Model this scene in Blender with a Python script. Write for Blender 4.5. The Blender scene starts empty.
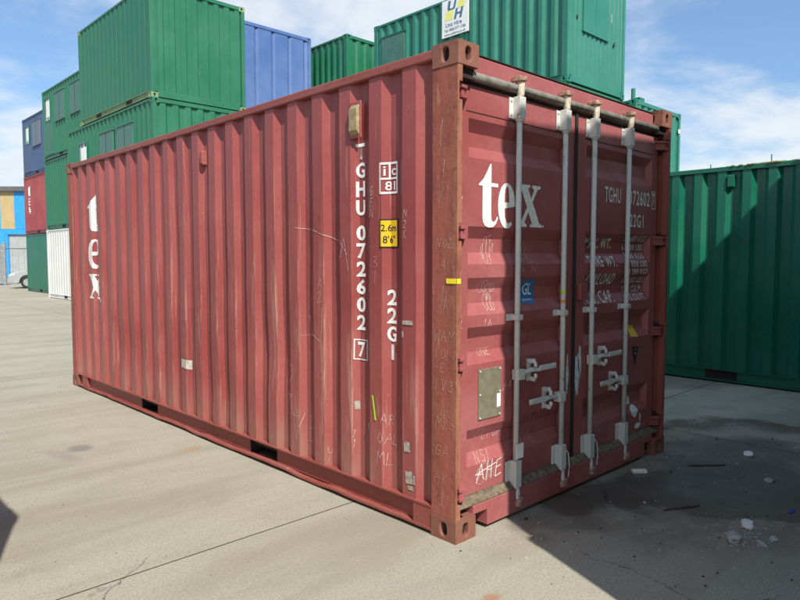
import bpy, bmesh, math, random
from mathutils import Vector, Matrix, noise as mnoise
S = bpy.context.scene
C = S.collection
R = math.radians
random.seed(7)

# ------------------------------------------------------------------ camera
CAM = Vector((-2.5119, -2.212, 1.4947)); YAW = R(43.658); PITCH = R(-3.614)
FWD = Vector((math.sin(YAW)*math.cos(PITCH), math.cos(YAW)*math.cos(PITCH), math.sin(PITCH)))
RGT = Vector((math.cos(YAW), -math.sin(YAW), 0)); UPV = RGT.cross(FWD)
cd = bpy.data.cameras.new('camera'); co = bpy.data.objects.new('camera', cd); C.objects.link(co)
cd.sensor_width = 36; cd.lens = 29.471; cd.clip_start = 0.05; cd.clip_end = 5000
M3 = Matrix((RGT, UPV, -FWD)).transposed()
co.matrix_world = Matrix.Translation(CAM) @ M3.to_4x4()
S.camera = co

# ------------------------------------------------------------------ light
SUN_EL = R(46.7); SUN_H = Vector((-0.353, -0.936, 0)).normalized()
SKY_STRENGTH = 0.09; SUN_STRENGTH = 5.0; EXPOSURE = 0.36
S.view_settings.view_transform = 'Standard'; S.view_settings.look = 'None'
S.view_settings.gamma = 1; S.view_settings.exposure = EXPOSURE; S.view_settings.use_curve_mapping = False
sd = bpy.data.lights.new('sun', 'SUN'); sd.energy = SUN_STRENGTH; sd.angle = R(0.5); sd.color = (1, 0.955, 0.87)
so = bpy.data.objects.new('sun', sd); C.objects.link(so)
sdir = Vector((SUN_H.x*math.cos(SUN_EL), SUN_H.y*math.cos(SUN_EL), math.sin(SUN_EL)))
so.rotation_euler = sdir.to_track_quat('Z', 'Y').to_euler(); so.location = (-6, -16, 20)

# ---- node helpers
class NT:
    def __init__(s, nt): s.nt = nt; s.x = 0
    def node(s, t, **kw):
        n = s.nt.nodes.new(t); s.x += 40; n.location = (s.x, 0)
        for k, v in kw.items(): setattr(n, k, v)
        return n
    def put(s, sock, v):
        if isinstance(v, bpy.types.NodeSocket): s.nt.links.new(v, sock)
        elif v is not None:
            if hasattr(sock.default_value, '__len__'):
                sock.default_value = tuple(v) + (1,)*(len(sock.default_value)-len(v)) if not isinstance(v, (int, float)) else (v,)*len(sock.default_value)
            else: sock.default_value = v
    def math(s, op, a, b=None, c=None, clamp=False):
        n = s.node('ShaderNodeMath', operation=op, use_clamp=clamp)
        s.put(n.inputs[0], a); s.put(n.inputs[1], b)
        if c is not None: s.put(n.inputs[2], c)
        return n.outputs[0]
    def vmath(s, op, a, b=None):
        n = s.node('ShaderNodeVectorMath', operation=op)
        s.put(n.inputs[0], a)
        if b is not None: s.put(n.inputs[1], b)
        return n.outputs['Vector'] if op not in ('DOT_PRODUCT', 'LENGTH', 'DISTANCE') else n.outputs['Value']
    def pos(s): return s.node('ShaderNodeNewGeometry').outputs['Position']
    def sep(s, v):
        n = s.node('ShaderNodeSeparateXYZ'); s.put(n.inputs[0], v); return n.outputs
    def noise(s, vec, scale, detail=4, rough=.55, dist=0, col=False):
        n = s.node('ShaderNodeTexNoise'); s.put(n.inputs['Vector'], vec)
        n.inputs['Scale'].default_value = scale; n.inputs['Detail'].default_value = detail
        n.inputs['Roughness'].default_value = rough; n.inputs['Distortion'].default_value = dist
        return n.outputs['Color' if col else 'Fac']
    def rng(s, v, a, b, c=0, d=1, smooth=True):
        n = s.node('ShaderNodeMapRange', interpolation_type='SMOOTHSTEP' if smooth else 'LINEAR')
        s.put(n.inputs['Value'], v)
        for k, x in zip(('From Min', 'From Max', 'To Min', 'To Max'), (a, b, c, d)): s.put(n.inputs[k], x)
        return n.outputs[0]
    def mix(s, f, a, b, blend='MIX'):
        n = s.node('ShaderNodeMix', data_type='RGBA', blend_type=blend)
        s.put(n.inputs[0], f); s.put(n.inputs[6], a); s.put(n.inputs[7], b)
        return n.outputs[2]
    def bump(s, h, strength=.3, dist=.01):
        n = s.node('ShaderNodeBump'); s.put(n.inputs['Height'], h)
        n.inputs['Strength'].default_value = strength; n.inputs['Distance'].default_value = dist
        return n.outputs[0]

# ---- world: clear blue sky with drifting cloud
w = bpy.data.worlds.new('World'); S.world = w; w.use_nodes = True
w.node_tree.nodes.clear(); n = NT(w.node_tree)
sky = n.node('ShaderNodeTexSky', sky_type='NISHITA'); sky.sun_disc = False
sky.sun_elevation = SUN_EL; sky.sun_rotation = math.atan2(SUN_H.x, SUN_H.y)
sky.air_density = 1.0; sky.dust_density = 1.6; sky.ozone_density = 1.2; sky.altitude = 0
tc = n.node('ShaderNodeTexCoord').outputs['Generated']
sx = n.sep(tc)
den = n.math('ADD', n.math('MAXIMUM', sx[2], 0.0), 0.16)
cv = n.node('ShaderNodeCombineXYZ')
n.put(cv.inputs[0], n.math('DIVIDE', sx[0], den)); n.put(cv.inputs[1], n.math('DIVIDE', sx[1], den)); cv.inputs[2].default_value = 0.0
cvo = n.vmath('ADD', cv.outputs[0], (5.5, 6.6, 1.3))
c1 = n.noise(cvo, 0.62, 9, .56, .35)
c2 = n.noise(cvo, 2.3, 6, .6, .2)
cl = n.math('ADD', c1, n.math('MULTIPLY', n.math('SUBTRACT', c2, .5), .22))
cl = n.math('ADD', cl, n.rng(sx[2], .32, .04, 0, .10))
cm = n.rng(cl, .45, .60)
hz = n.rng(sx[2], 0.0, .26, .30, 0.0)
cm2 = n.math('MAXIMUM', n.math('MULTIPLY_ADD', cm, .82, .09), hz)
thick = n.rng(cl, .58, .78)
ccol = n.mix(thick, (7.6, 8.0, 8.4), (6.0, 6.4, 6.8))
skyt = n.mix(1.0, sky.outputs[0], (.90, 1.27, 1.54), 'MULTIPLY')
skc = n.mix(cm2, skyt, ccol)
bg = n.node('ShaderNodeBackground'); n.put(bg.inputs[0], skc); bg.inputs[1].default_value = SKY_STRENGTH
ow = n.node('ShaderNodeOutputWorld'); w.node_tree.links.new(bg.outputs[0], ow.inputs[0])

# ------------------------------------------------------------------ mesh helpers
class MB:
    def __init__(s): s.v = []; s.f = []
    def quad(s, *p):
        i = len(s.v); s.v += [tuple(a) for a in p]; s.f.append(tuple(range(i, i+len(p)))); return s
    def box(s, x0, x1, y0, y1, z0, z1):
        i = len(s.v)
        s.v += [(x, y, z) for z in (z0, z1) for y in (y0, y1) for x in (x0, x1)]
        for q in ((0,2,3,1), (4,5,7,6), (0,1,5,4), (2,6,7,3), (0,4,6,2), (1,3,7,5)): s.f.append(tuple(i+k for k in q))
        return s
    def prism(s, poly, axis, a0, a1):
        def mk(p, a):
            l = list(p); l.insert(axis, a); return tuple(l)
        i = len(s.v); k = len(poly)
        s.v += [mk(p, a0) for p in poly] + [mk(p, a1) for p in poly]
        s.f.append(tuple(range(i, i+k))[::-1]); s.f.append(tuple(range(i+k, i+2*k)))
        for j in range(k): s.f.append((i+j, i+(j+1) % k, i+k+(j+1) % k, i+k+j))
        return s
    def tube(s, pts, r, seg=10, caps=True):
        pts = [Vector(p) for p in pts]; rs = r if isinstance(r, (list, tuple)) else [r]*len(pts)
        i = len(s.v)
        for k, p in enumerate(pts):
            d = (pts[min(k+1, len(pts)-1)] - pts[max(k-1, 0)]).normalized()
            a = d.cross(Vector((0, 0, 1)) if abs(d.z) < .9 else Vector((1, 0, 0))).normalized(); b = d.cross(a)
            for j in range(seg):
                t = 2*math.pi*j/seg; s.v.append(tuple(p + (a*math.cos(t) + b*math.sin(t))*rs[k]))
        for k in range(len(pts)-1):
            for j in range(seg):
                s.f.append((i+k*seg+j, i+k*seg+(j+1) % seg, i+(k+1)*seg+(j+1) % seg, i+(k+1)*seg+j))
        if caps:
            s.f.append(tuple(range(i, i+seg))[::-1]); s.f.append(tuple(range(i+(len(pts)-1)*seg, i+len(pts)*seg)))
        return s
    def mesh(s, name, mat, recalc=True, smooth=False):
        m = bpy.data.meshes.new(name); m.from_pydata(s.v, [], s.f)
        if recalc:
            b = bmesh.new(); b.from_mesh(m); bmesh.ops.recalc_face_normals(b, faces=b.faces); b.to_mesh(m); b.free()
        m.materials.append(mat)
        if smooth: m.polygons.foreach_set('use_smooth', [True]*len(m.polygons))
        m.update(); return m
    def build(s, name, mat, parent=None, bevel=0, recalc=True, smooth=False, loc=None):
        o = link(name, s.mesh(name, mat, recalc, smooth), parent, loc)
        if bevel: bev(o, bevel)
        return o
def link(name, me, parent=None, loc=None):
    o = bpy.data.objects.new(name, me); C.objects.link(o)
    if parent is not None: o.parent = parent
    if loc is not None: o.location = loc
    return o
def bev(o, wdt, seg=2):
    m = o.modifiers.new('bevel', 'BEVEL'); m.width = wdt; m.segments = seg; m.limit_method = 'ANGLE'; m.angle_limit = R(35)
def tag(o, label=None, cat=None, group=None, kind=None):
    for k, v in (('label', label), ('category', cat), ('group', group), ('kind', kind)):
        if v: o[k] = v
    return o
def empty(name, loc, rz=0):
    o = bpy.data.objects.new(name, None); C.objects.link(o); o.location = loc; o.rotation_euler = (0, 0, rz)
    o.empty_display_size = .3; return o

# ------------------------------------------------------------------ materials
MATS = {}
def new_mat(name):
    m = bpy.data.materials.new(name); m.use_nodes = True; m.node_tree.nodes.clear()
    t = NT(m.node_tree); p = t.node('ShaderNodeBsdfPrincipled'); o = t.node('ShaderNodeOutputMaterial')
    m.node_tree.links.new(p.outputs[0], o.inputs[0]); MATS[name] = m
    return m, t, p
def paint(name, col, fade=.25, rust=.35, streak=.4, rough=.5, scratch=.0, seed=0., rustcol=(.17, .07, .03), bumpy=.12, metal=0):
    m, t, p = new_mat(name)
    P = t.vmath('ADD', t.pos(), (seed*7.3, seed*3.1, seed*1.7))
    big = t.noise(P, 1.1, 5, .6, .3)
    pale = tuple(min(1, c*1.0 + fade*(.35*sum(col)/3 + .16)) for c in col)
    base = t.mix(t.rng(big, .3, .72), tuple(c*.9 for c in col), pale)
    fine = t.noise(P, 38, 3, .6)
    base = t.mix(t.rng(fine, .3, .75, 0, .28), base, tuple(c*.62 for c in col))
    sv = t.vmath('MULTIPLY', P, (9, 9, .55))
    st = t.noise(sv, 1.0, 6, .62)
    base = t.mix(t.rng(st, .56, .80, 0, streak), base, tuple(c*.5+.05 for c in col))
    sv2 = t.vmath('MULTIPLY', P, (34, 34, 2.2))
    st2 = t.noise(sv2, 1.0, 4, .6)
    base = t.mix(t.rng(st2, .63, .78, 0, scratch), base, tuple(min(1, c*.6+.27) for c in col))
    sv3 = t.vmath('MULTIPLY', t.vmath('ADD', P, (3, 5, 1)), (26, 26, 3.5))
    chip = t.noise(sv3, 1.0, 5, .7)
    chm = t.math('MULTIPLY', t.rng(chip, .66, .71), t.rng(t.noise(P, .9, 3), .42, .62))
    base = t.mix(t.math('MULTIPLY', chm, min(1, rust*1.6)), base, (min(1, col[0]*.5+.26), min(1, col[1]*.5+.22), min(1, col[2]*.5+.18)))
    sp = t.noise(P, 13, 7, .68, .4)
    rm = t.math('MULTIPLY', t.rng(sp, .66-.10*rust, .74-.08*rust), t.rng(t.noise(P, 1.7, 3), .40, .62))
    base = t.mix(t.math('MULTIPLY', rm, .9), base, rustcol)
    t.put(p.inputs['Base Color'], base)
    t.put(p.inputs['Roughness'], t.math('ADD', t.rng(big, .3, .7, rough-.08, rough+.1), t.math('MULTIPLY', rm, .3)))
    p.inputs['Metallic'].default_value = metal
    h = t.math('ADD', t.math('MULTIPLY', t.noise(P, 6, 3), .8), t.math('ADD', t.math('MULTIPLY', fine, .12), t.math('MULTIPLY', rm, -.4)))
    t.put(p.inputs['Normal'], t.bump(h, bumpy, .02))
    return m
def plain(name, col, rough=.6, metal=0, var=.2, scale=9, bumpy=.1):
    m, t, p = new_mat(name); P = t.pos()
    k = t.noise(P, scale, 6, .62)
    t.put(p.inputs['Base Color'], t.mix(t.rng(k, .3, .72), tuple(c*(1-var) for c in col), tuple(min(1, c*(1+var*.6)) for c in col)))
    t.put(p.inputs['Roughness'], t.rng(k, .3, .7, rough-.07, rough+.09)); p.inputs['Metallic'].default_value = metal
    if bumpy: t.put(p.inputs['Normal'], t.bump(t.noise(P, scale*4, 4), bumpy, .004))
    return m

RED = (.345, .082, .072)
red = paint('red_oxide_paint', RED, .20, .42, .35, .5, .28, 0)
red_door = paint('red_door_paint', (.335, .078, .078), .22, .25, .3, .47, .10, 3)
red_rail = paint('worn_red_rail_paint', (.29, .062, .045), .2, .8, .5, .6, .35, 5)
rusty = None
def rust_post():
    m, t, p = new_mat('rusty_post_steel'); P = t.pos()
    a = t.noise(P, 5.5, 8, .66, .5); b = t.noise(t.vmath('MULTIPLY', P, (16, 16, 1.1)), 1, 6, .6)
    c = t.mix(t.rng(a, .32, .68), (.20, .055, .034), (.30, .105, .062))
    sp = t.sep(P); edge = t.rng(t.math('ADD', sp[1], t.math('MULTIPLY', t.noise(P, 9, 5, .6), .06)), .085, .035)
    c = t.mix(t.math('MULTIPLY', t.rng(b, .36, .60, 0, .9), t.math('SUBTRACT', 1, t.math('MULTIPLY', edge, .75))), c, (.33, .082, .062))
    c = t.mix(t.math('MULTIPLY', t.rng(t.noise(t.vmath('MULTIPLY', P, (50, 50, 3.2)), 1, 6, .75), .58, .66), t.rng(t.noise(P, 3, 4), .35, .6, .15, .8)), c, (.50, .30, .21))
    c = t.mix(t.math('MULTIPLY', edge, t.rng(t.noise(t.vmath('MULTIPLY', P, (20, 20, 5)), 1, 5, .7), .42, .58, .1, .85)), c, (.32, .135, .078))
    c = t.mix(t.rng(t.noise(P, 26, 7, .75), .58, .68, 0, .8), c, (.11, .042, .026))
    t.put(p.inputs['Base Color'], c); p.inputs['Roughness'].default_value = .78
    t.put(p.inputs['Normal'], t.bump(t.math('ADD', t.noise(P, 30, 6, .7), a), .35, .008)); return m
rusty = rust_post()
cast_rust = paint('rusty_casting_paint', (.235, .088, .056), .10, 1.0, .7, .85, .35, 9, rustcol=(.12, .05, .03), bumpy=.5)
galv = paint('grey_galvanised_gear', (.60, .605, .575), .03, .75, .5, .48, .25, 31, rustcol=(.23, .13, .075), bumpy=.3)
cream = plain('cream_cam_paint', (.58, .50, .40), .6, 0, .4, 45, .2)
bar_grey = plain('weathered_grey_bar', (.20, .185, .155), .7, .1, .4, 18, .3)
cam_rust = plain('rusty_cam_steel', (.40, .24, .17), .75, .1, .6, 40, .4)
black = plain('black_rubber', (.018, .018, .019), .75, 0, .4)
dark = plain('dark_steel_and_shade', (.03, .022, .018), .9, 0, .4)  # near-black steel, also put into slots and holes in place of their shade
white = plain('white_marking_paint', (.80, .78, .74), .55, 0, .16, 45, 0)
def broken(name, col, cover):
    m, t, p = new_mat(name); P = t.pos()
    t.put(p.inputs['Base Color'], t.mix(t.noise(P, 30, 4), tuple(c*.75 for c in col), col)); p.inputs['Roughness'].default_value = .95
    t.put(p.inputs['Alpha'], t.math('MULTIPLY', t.rng(t.noise(P, 70, 5, .7), .30, .52), t.rng(t.noise(P, 7, 3), .3, .6, cover*.45, cover)))
    return m
chalk = broken('faded_chalk', (.68, .48, .43), 1.0)
silt = plain('dirty_sill_ledge', (.165, .125, .085), .9, 0, .5, 30, .4)
plate = plain('weathered_brass_plate', (.20, .18, .125), .6, .1, .14, 25, .1)
chalk_p = broken('old_scratch_marks', (.60, .42, .34), 1.0)
brass = plain('bare_vent_metal', (.42, .33, .17), .5, .2, .3, 30, .1)
yellow = plain('yellow_sticker', (.80, .50, .02), .45, 0, .08, 12, 0)
yellow2 = plain('bright_yellow_tape', (.85, .72, .03), .4, 0, .05, 12, 0)
lime = plain('lime_tape', (.45, .75, .03), .4, 0, .05, 12, 0)
orange = plain('orange_tape', (.80, .25, .04), .5, 0, .1, 12, 0)
blue_st = plain('blue_sticker', (.03, .17, .42), .4, 0, .15, 20, 0)
ink = plain('black_print', (.02, .02, .022), .5, 0, .1, 20, 0)
teal_ink = plain('pale_blue_print', (.25, .45, .55), .5, 0, .1, 20, 0)
peel = plain('peeled_paint_patch', (.62, .66, .68), .7, 0, .3, 40, 0)
label_w = plain('white_sign_board', (.80, .81, .80), .45, 0, .06, 10, 0)
sign_blue = plain('slate_blue_print', (.07, .16, .28), .5, 0, .1, 10, 0)
sign_yel = plain('pale_yellow_print', (.80, .78, .22), .5, 0, .05, 10, 0)
grey_tag = plain('worn_bare_patch', (.42, .36, .30), .8, 0, .4, 60, 0)

# ground -------------------------------------------------------------
def ground_mat():
    m, t, p = new_mat('yard_concrete'); P = t.pos(); s = t.sep(P)
    big = t.noise(P, .45, 6, .6, .4); mid = t.noise(P, 2.6, 7, .65); fine = t.noise(P, 75, 6, .75); grit = t.noise(P, 210, 3, .65)
    c = t.mix(t.rng(big, .3, .7), (.285, .265, .206), (.355, .332, .258))
    st = t.noise(t.vmath('MULTIPLY', t.vmath('ADD', P, (0, 2.2, 0)), (.32, 2.1, 1)), 1.0, 6, .58, .7)
    c = t.mix(t.rng(st, .36, .66, 0, .62), c, (.405, .385, .308))
    c = t.mix(t.rng(st, .50, .28, 0, .40), c, (.235, .208, .155))
    c = t.mix(t.rng(mid, .50, .78, 0, .45), c, (.225, .20, .15))
    c = t.mix(t.rng(fine, .36, .62, .55, 0), c, (.185, .165, .125))
    c = t.mix(t.rng(grit, .60, .76, 0, .55), c, (.58, .56, .48))
    c = t.mix(t.rng(grit, .38, .26, 0, .6), c, (.13, .11, .09))
    spk = t.noise(P, 21, 2, .5)
    c = t.mix(t.rng(spk, .80, .83, 0, .7), c, (.10, .085, .07))
    vo = t.node('ShaderNodeTexVoronoi', feature='DISTANCE_TO_EDGE'); t.put(vo.inputs['Vector'], t.vmath('ADD', P, t.vmath('MULTIPLY', t.noise(P, 2.2, 5, .6, 0, True), (.5, .5, 0)))); vo.inputs['Scale'].default_value = .33
    crk = t.math('MULTIPLY', t.rng(vo.outputs['Distance'], .0022, .0008), t.rng(t.noise(P, .5, 2), .58, .64))
    c = t.mix(t.math('MULTIPLY', crk, .75), c, (.09, .075, .06))
    drp = t.math('MULTIPLY', t.rng(t.noise(P, 5.5, 3, .5), .69, .75), t.rng(t.noise(P, .7, 2), .45, .6, 0, .45))
    c = t.mix(drp, c, (.14, .125, .10))
    wob = t.vmath('MULTIPLY', t.vmath('SUBTRACT', t.noise(P, 1.7, 5, .6, 0, True), (.5, .5, .5)), (1.0, 1.0, 0))
    Q = t.vmath('ADD', P, wob)
    def blob(x, y, rx, ry, a=0, edge=.35, vec=Q):
        d = t.vmath('SUBTRACT', vec, (x, y, 0))
        ca, sa = math.cos(a), math.sin(a)
        u = t.math('DIVIDE', t.vmath('DOT_PRODUCT', d, (ca, sa, 0)), rx); v = t.math('DIVIDE', t.vmath('DOT_PRODUCT', d, (-sa, ca, 0)), ry)
        r = t.math('SQRT', t.math('ADD', t.math('MULTIPLY', u, u), t.math('MULTIPLY', v, v)))
        return t.rng(r, 1, 1-edge)
    # general grime in front of the doors
    grime = blob(2.0, -.55, 2.1, 1.35, -.35, .6)
    brn = t.noise(t.vmath('MULTIPLY', P, (1.2, 2.2, 1)), 1.5, 7, .65, .6)
    c = t.mix(t.math('MULTIPLY', grime, t.rng(brn, .32, .62, .08, .68)), c, (.150, .108, .074))
    c = t.mix(t.math('MULTIPLY', grime, t.rng(t.noise(P, 9, 6, .7), .55, .68, 0, .6)), c, (.36, .33, .26))
    wet = blob(1.86, -.50, 1.10, .50, -.38, .28)
    wet2 = blob(2.75, -.50, .85, .62, -.2, .3)
    wet3 = blob(.95, -.18, .75, .24, -.12, .5)
    wetm = t.math('MAXIMUM', t.math('MAXIMUM', wet, t.math('MULTIPLY', wet2, .75)), t.math('MULTIPLY', wet3, .55))
    wetm = t.math('MULTIPLY', wetm, t.rng(mid, .25, .6, .75, 1))
    c = t.mix(t.math('MULTIPLY', wetm, .82), c, (.062, .055, .05))
    # silt tide lines
    ring = t.math('MULTIPLY', blob(2.5, -.25, 1.75, 1.02, -.35, .06), t.math('SUBTRACT', 1, blob(2.5, -.25, 1.55, .86, -.35, .25)))
    c = t.mix(t.math('MULTIPLY', ring, .8), c, (.085, .062, .042))
    # rust and oil stains on the sunny side
    for x, y, rx, ry, col, f in ((-.30, -.46, .085, .05, (.33, .15, .085), .8), (-.83, 3.22, .16, .11, (.16, .15, .14), .75), (-.22, 2.58, .14, .07, (.33, .20, .10), .45),
                                 (-1.0, 3.1, .10, .3, (.24, .21, .17), .6), (-1.1, 6.2, .5, .5, (.27, .245, .20), .6), (-1.2, 8.6, 1.6, .4, (.25, .23, .19), .5), (-.3, .2, .4, .09, (.28, .24, .18), .5)):
        c = t.mix(t.math('MULTIPLY', blob(x, y, rx, ry, .2, .6, t.vmath('ADD', P, t.vmath('MULTIPLY', wob, (.25, .25, 0)))), f), c, col)
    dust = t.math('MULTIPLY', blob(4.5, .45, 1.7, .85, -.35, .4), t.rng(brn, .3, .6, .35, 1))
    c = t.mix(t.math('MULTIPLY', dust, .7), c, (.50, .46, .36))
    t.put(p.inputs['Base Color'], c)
    t.put(p.inputs['Roughness'], t.mix(wetm, (.92, .92, .92), t.mix(t.rng(mid, .35, .65), (.30, .30, .30), (.6, .6, .6))))
    h = t.math('ADD', t.math('MULTIPLY', fine, .5), t.math('ADD', t.math('MULTIPLY', grit, .35), t.math('MULTIPLY', mid, .6)))
    hb = t.node('ShaderNodeBump'); t.put(hb.inputs['Height'], h); hb.inputs['Distance'].default_value = .012
    t.put(hb.inputs['Strength'], t.rng(wetm, 0, 1, .28, .12)); t.put(p.inputs['Normal'], hb.outputs[0])
    return m
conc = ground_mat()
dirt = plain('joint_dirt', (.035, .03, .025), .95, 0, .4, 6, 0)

# ------------------------------------------------------------------ ground: base sheet + cast slabs
g = MB(); g.quad((-1500, -1500, -.022), (1500, -1500, -.022), (1500, 1500, -.022), (-1500, 1500, -.022))
ground = tag(g.build('ground', dirt, recalc=False), kind='structure')
GXJ, GYJ, PITCHX, PITCHY, GAP = 3.12, .845, 6.0, 6.0, .0055
xs = [GXJ + PITCHX*k for k in range(-3, 5)]; ys = [GYJ + PITCHY*k for k in range(-3, 8)]
for i in range(len(xs)-1):
    for j in range(len(ys)-1):
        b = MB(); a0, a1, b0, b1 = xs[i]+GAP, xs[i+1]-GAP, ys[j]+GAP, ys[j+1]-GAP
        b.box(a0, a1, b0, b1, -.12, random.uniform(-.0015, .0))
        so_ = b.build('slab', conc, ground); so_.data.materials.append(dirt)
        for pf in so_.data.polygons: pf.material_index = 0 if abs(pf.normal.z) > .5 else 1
far = MB()
X0, X1, Y0, Y1, B = xs[0]-.01, xs[-1]+.01, ys[0]-.01, ys[-1]+.01, 1500
for q in ((-B, B, Y1, B), (-B, B, -B, Y0), (-B, X0, Y0, Y1), (X1, B, Y0, Y1)):
    far.quad((q[0], q[2], -.002), (q[1], q[2], -.002), (q[1], q[3], -.002), (q[0], q[3], -.002))
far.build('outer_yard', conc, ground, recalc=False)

# ------------------------------------------------------------------ corrugation
def corr(u0, u1, o=.072, s=.068, i=.070, d=.036, ph=0., base=.012):
    """list of (u, depth) breakpoints from u0 to u1; ridge flat starts at ph"""
    per = o + 2*s + i; pts = []
    k = math.floor((u0-ph)/per) - 1
    while ph + k*per < u1 + per:
        a = ph + k*per
        pts += [(a, base), (a+o, base), (a+o+s, base+d), (a+o+s+i, base+d)]
        k += 1
    def at(u):
        for p0, p1 in zip(pts, pts[1:]):
            if p0[0] <= u <= p1[0]:
                return p0[1] + (p1[1]-p0[1])*(u-p0[0])/max(1e-9, p1[0]-p0[0])
        return base
    out = [(u0, at(u0))] + [p for p in pts if u0 + 1e-4 < p[0] < u1 - 1e-4] + [(u1, at(u1))]
    return out
def prof_at(pr, u):
    if u <= pr[0][0]: return pr[0][1]
    for p0, p1 in zip(pr, pr[1:]):
        if p0[0] <= u <= p1[0]: return p0[1] + (p1[1]-p0[1])*(u-p0[0])/max(1e-9, p1[0]-p0[0])
    return pr[-1][1]
def wall(prof, z0, z1, place, rows=1, dent=None):
    """place(u, depth, z) -> xyz"""
    m = MB(); zs = [z0 + (z1-z0)*k/rows for k in range(rows+1)]
    for z in zs:
        for u, d in prof: m.v.append(place(u, d + (dent(u, z) if dent else 0), z))
    k = len(prof)
    for r_ in range(rows):
        for j in range(k-1): m.f.append((r_*k+j, r_*k+j+1, (r_+1)*k+j+1, (r_+1)*k+j))
    return m

# ------------------------------------------------------------------ corner casting (shared mesh, holes on every face)
def casting_mesh(name, mat, sx=.162, sy=.178, sz=.118):
    m = MB()
    def face(o, a, b, n, la, lb, ha, hb):
        # o centre of face, a/b in-plane dirs, n outward
        N_ = 24; ang = [2*math.pi*(k+.5)/N_ for k in range(N_)]
        outer, inner = [], []
        for t in ang:
            ct, st = math.cos(t), math.sin(t); sc = min(la/2/max(1e-6, abs(ct)), lb/2/max(1e-6, abs(st)))
            outer.append((ct*sc, st*sc))
            inner.append((ct*ha/2*(1 if abs(st) < .9 else 1), math.copysign(abs(st)**.6, st)*hb/2))
        def snap(p):   # exact corners
            return p
        i = len(m.v)
        for p in outer: m.v.append(tuple(o + a*p[0] + b*p[1]))
        for p in inner: m.v.append(tuple(o + a*p[0] + b*p[1]))
        for p in inner: m.v.append(tuple(o + a*p[0] + b*p[1] - n*.028))
        for k in range(N_):
            k2 = (k+1) % N_
            m.f.append((i+k, i+k2, i+N_+k2, i+N_+k)); m.f.append((i+N_+k, i+N_+k2, i+2*N_+k2, i+2*N_+k))
        for q in ((1, 1), (1, -1), (-1, 1), (-1, -1)):     # corner triangles
            tgt = (q[0]*la/2, q[1]*lb/2)
            on_a = [k for k in range(N_) if abs(outer[k][0]-tgt[0]) < 1e-6]; on_b = [k for k in range(N_) if abs(outer[k][1]-tgt[1]) < 1e-6]
            ka = max(on_a, key=lambda k: outer[k][1]*q[1]); kb = max(on_b, key=lambda k: outer[k][0]*q[0])
            m.v.append(tuple(o + a*tgt[0] + b*tgt[1])); m.f.append((i+ka, len(m.v)-1, i+kb))
    X, Y, Z = Vector((1, 0, 0)), Vector((0, 1, 0)), Vector((0, 0, 1))
    c = Vector((sx/2, sy/2, sz/2))
    for sgn in (1, -1):
        face(c + X*sgn*sx/2, Y, Z, X*sgn, sy, sz, .046, .072)
        face(c + Y*sgn*sy/2, X, Z, Y*sgn, sx, sz, .046, .072)
        face(c + Z*sgn*sz/2, X, Y, Z*sgn, sx, sy, .06, .11)
    me = m.mesh(name, mat)
    b = bmesh.new(); b.from_mesh(me); bmesh.ops.remove_doubles(b, verts=b.verts, dist=1e-5); bmesh.ops.recalc_face_normals(b, faces=b.faces); b.to_mesh(me); b.free()
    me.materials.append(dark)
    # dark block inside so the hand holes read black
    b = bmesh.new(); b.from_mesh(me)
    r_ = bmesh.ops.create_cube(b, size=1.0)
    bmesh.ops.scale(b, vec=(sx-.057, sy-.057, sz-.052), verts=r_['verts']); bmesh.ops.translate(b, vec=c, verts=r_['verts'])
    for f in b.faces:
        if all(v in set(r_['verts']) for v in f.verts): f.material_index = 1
    b.to_mesh(me); b.free(); return me
CAST = {}
def castings(parent, W, L, H, mat, skip=()):
    if mat.name not in CAST: CAST[mat.name] = casting_mesh('corner_casting', mat)
    for ix in (0, 1):
        for iy in (0, 1):
            for iz in (0, 1):
                if (ix, iy, iz) in skip: continue
                o = link('corner_casting', CAST[mat.name], parent, ((W-.162)*ix, (L-.178)*iy, (H-.118)*iz))
                bev(o, .007)

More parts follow.
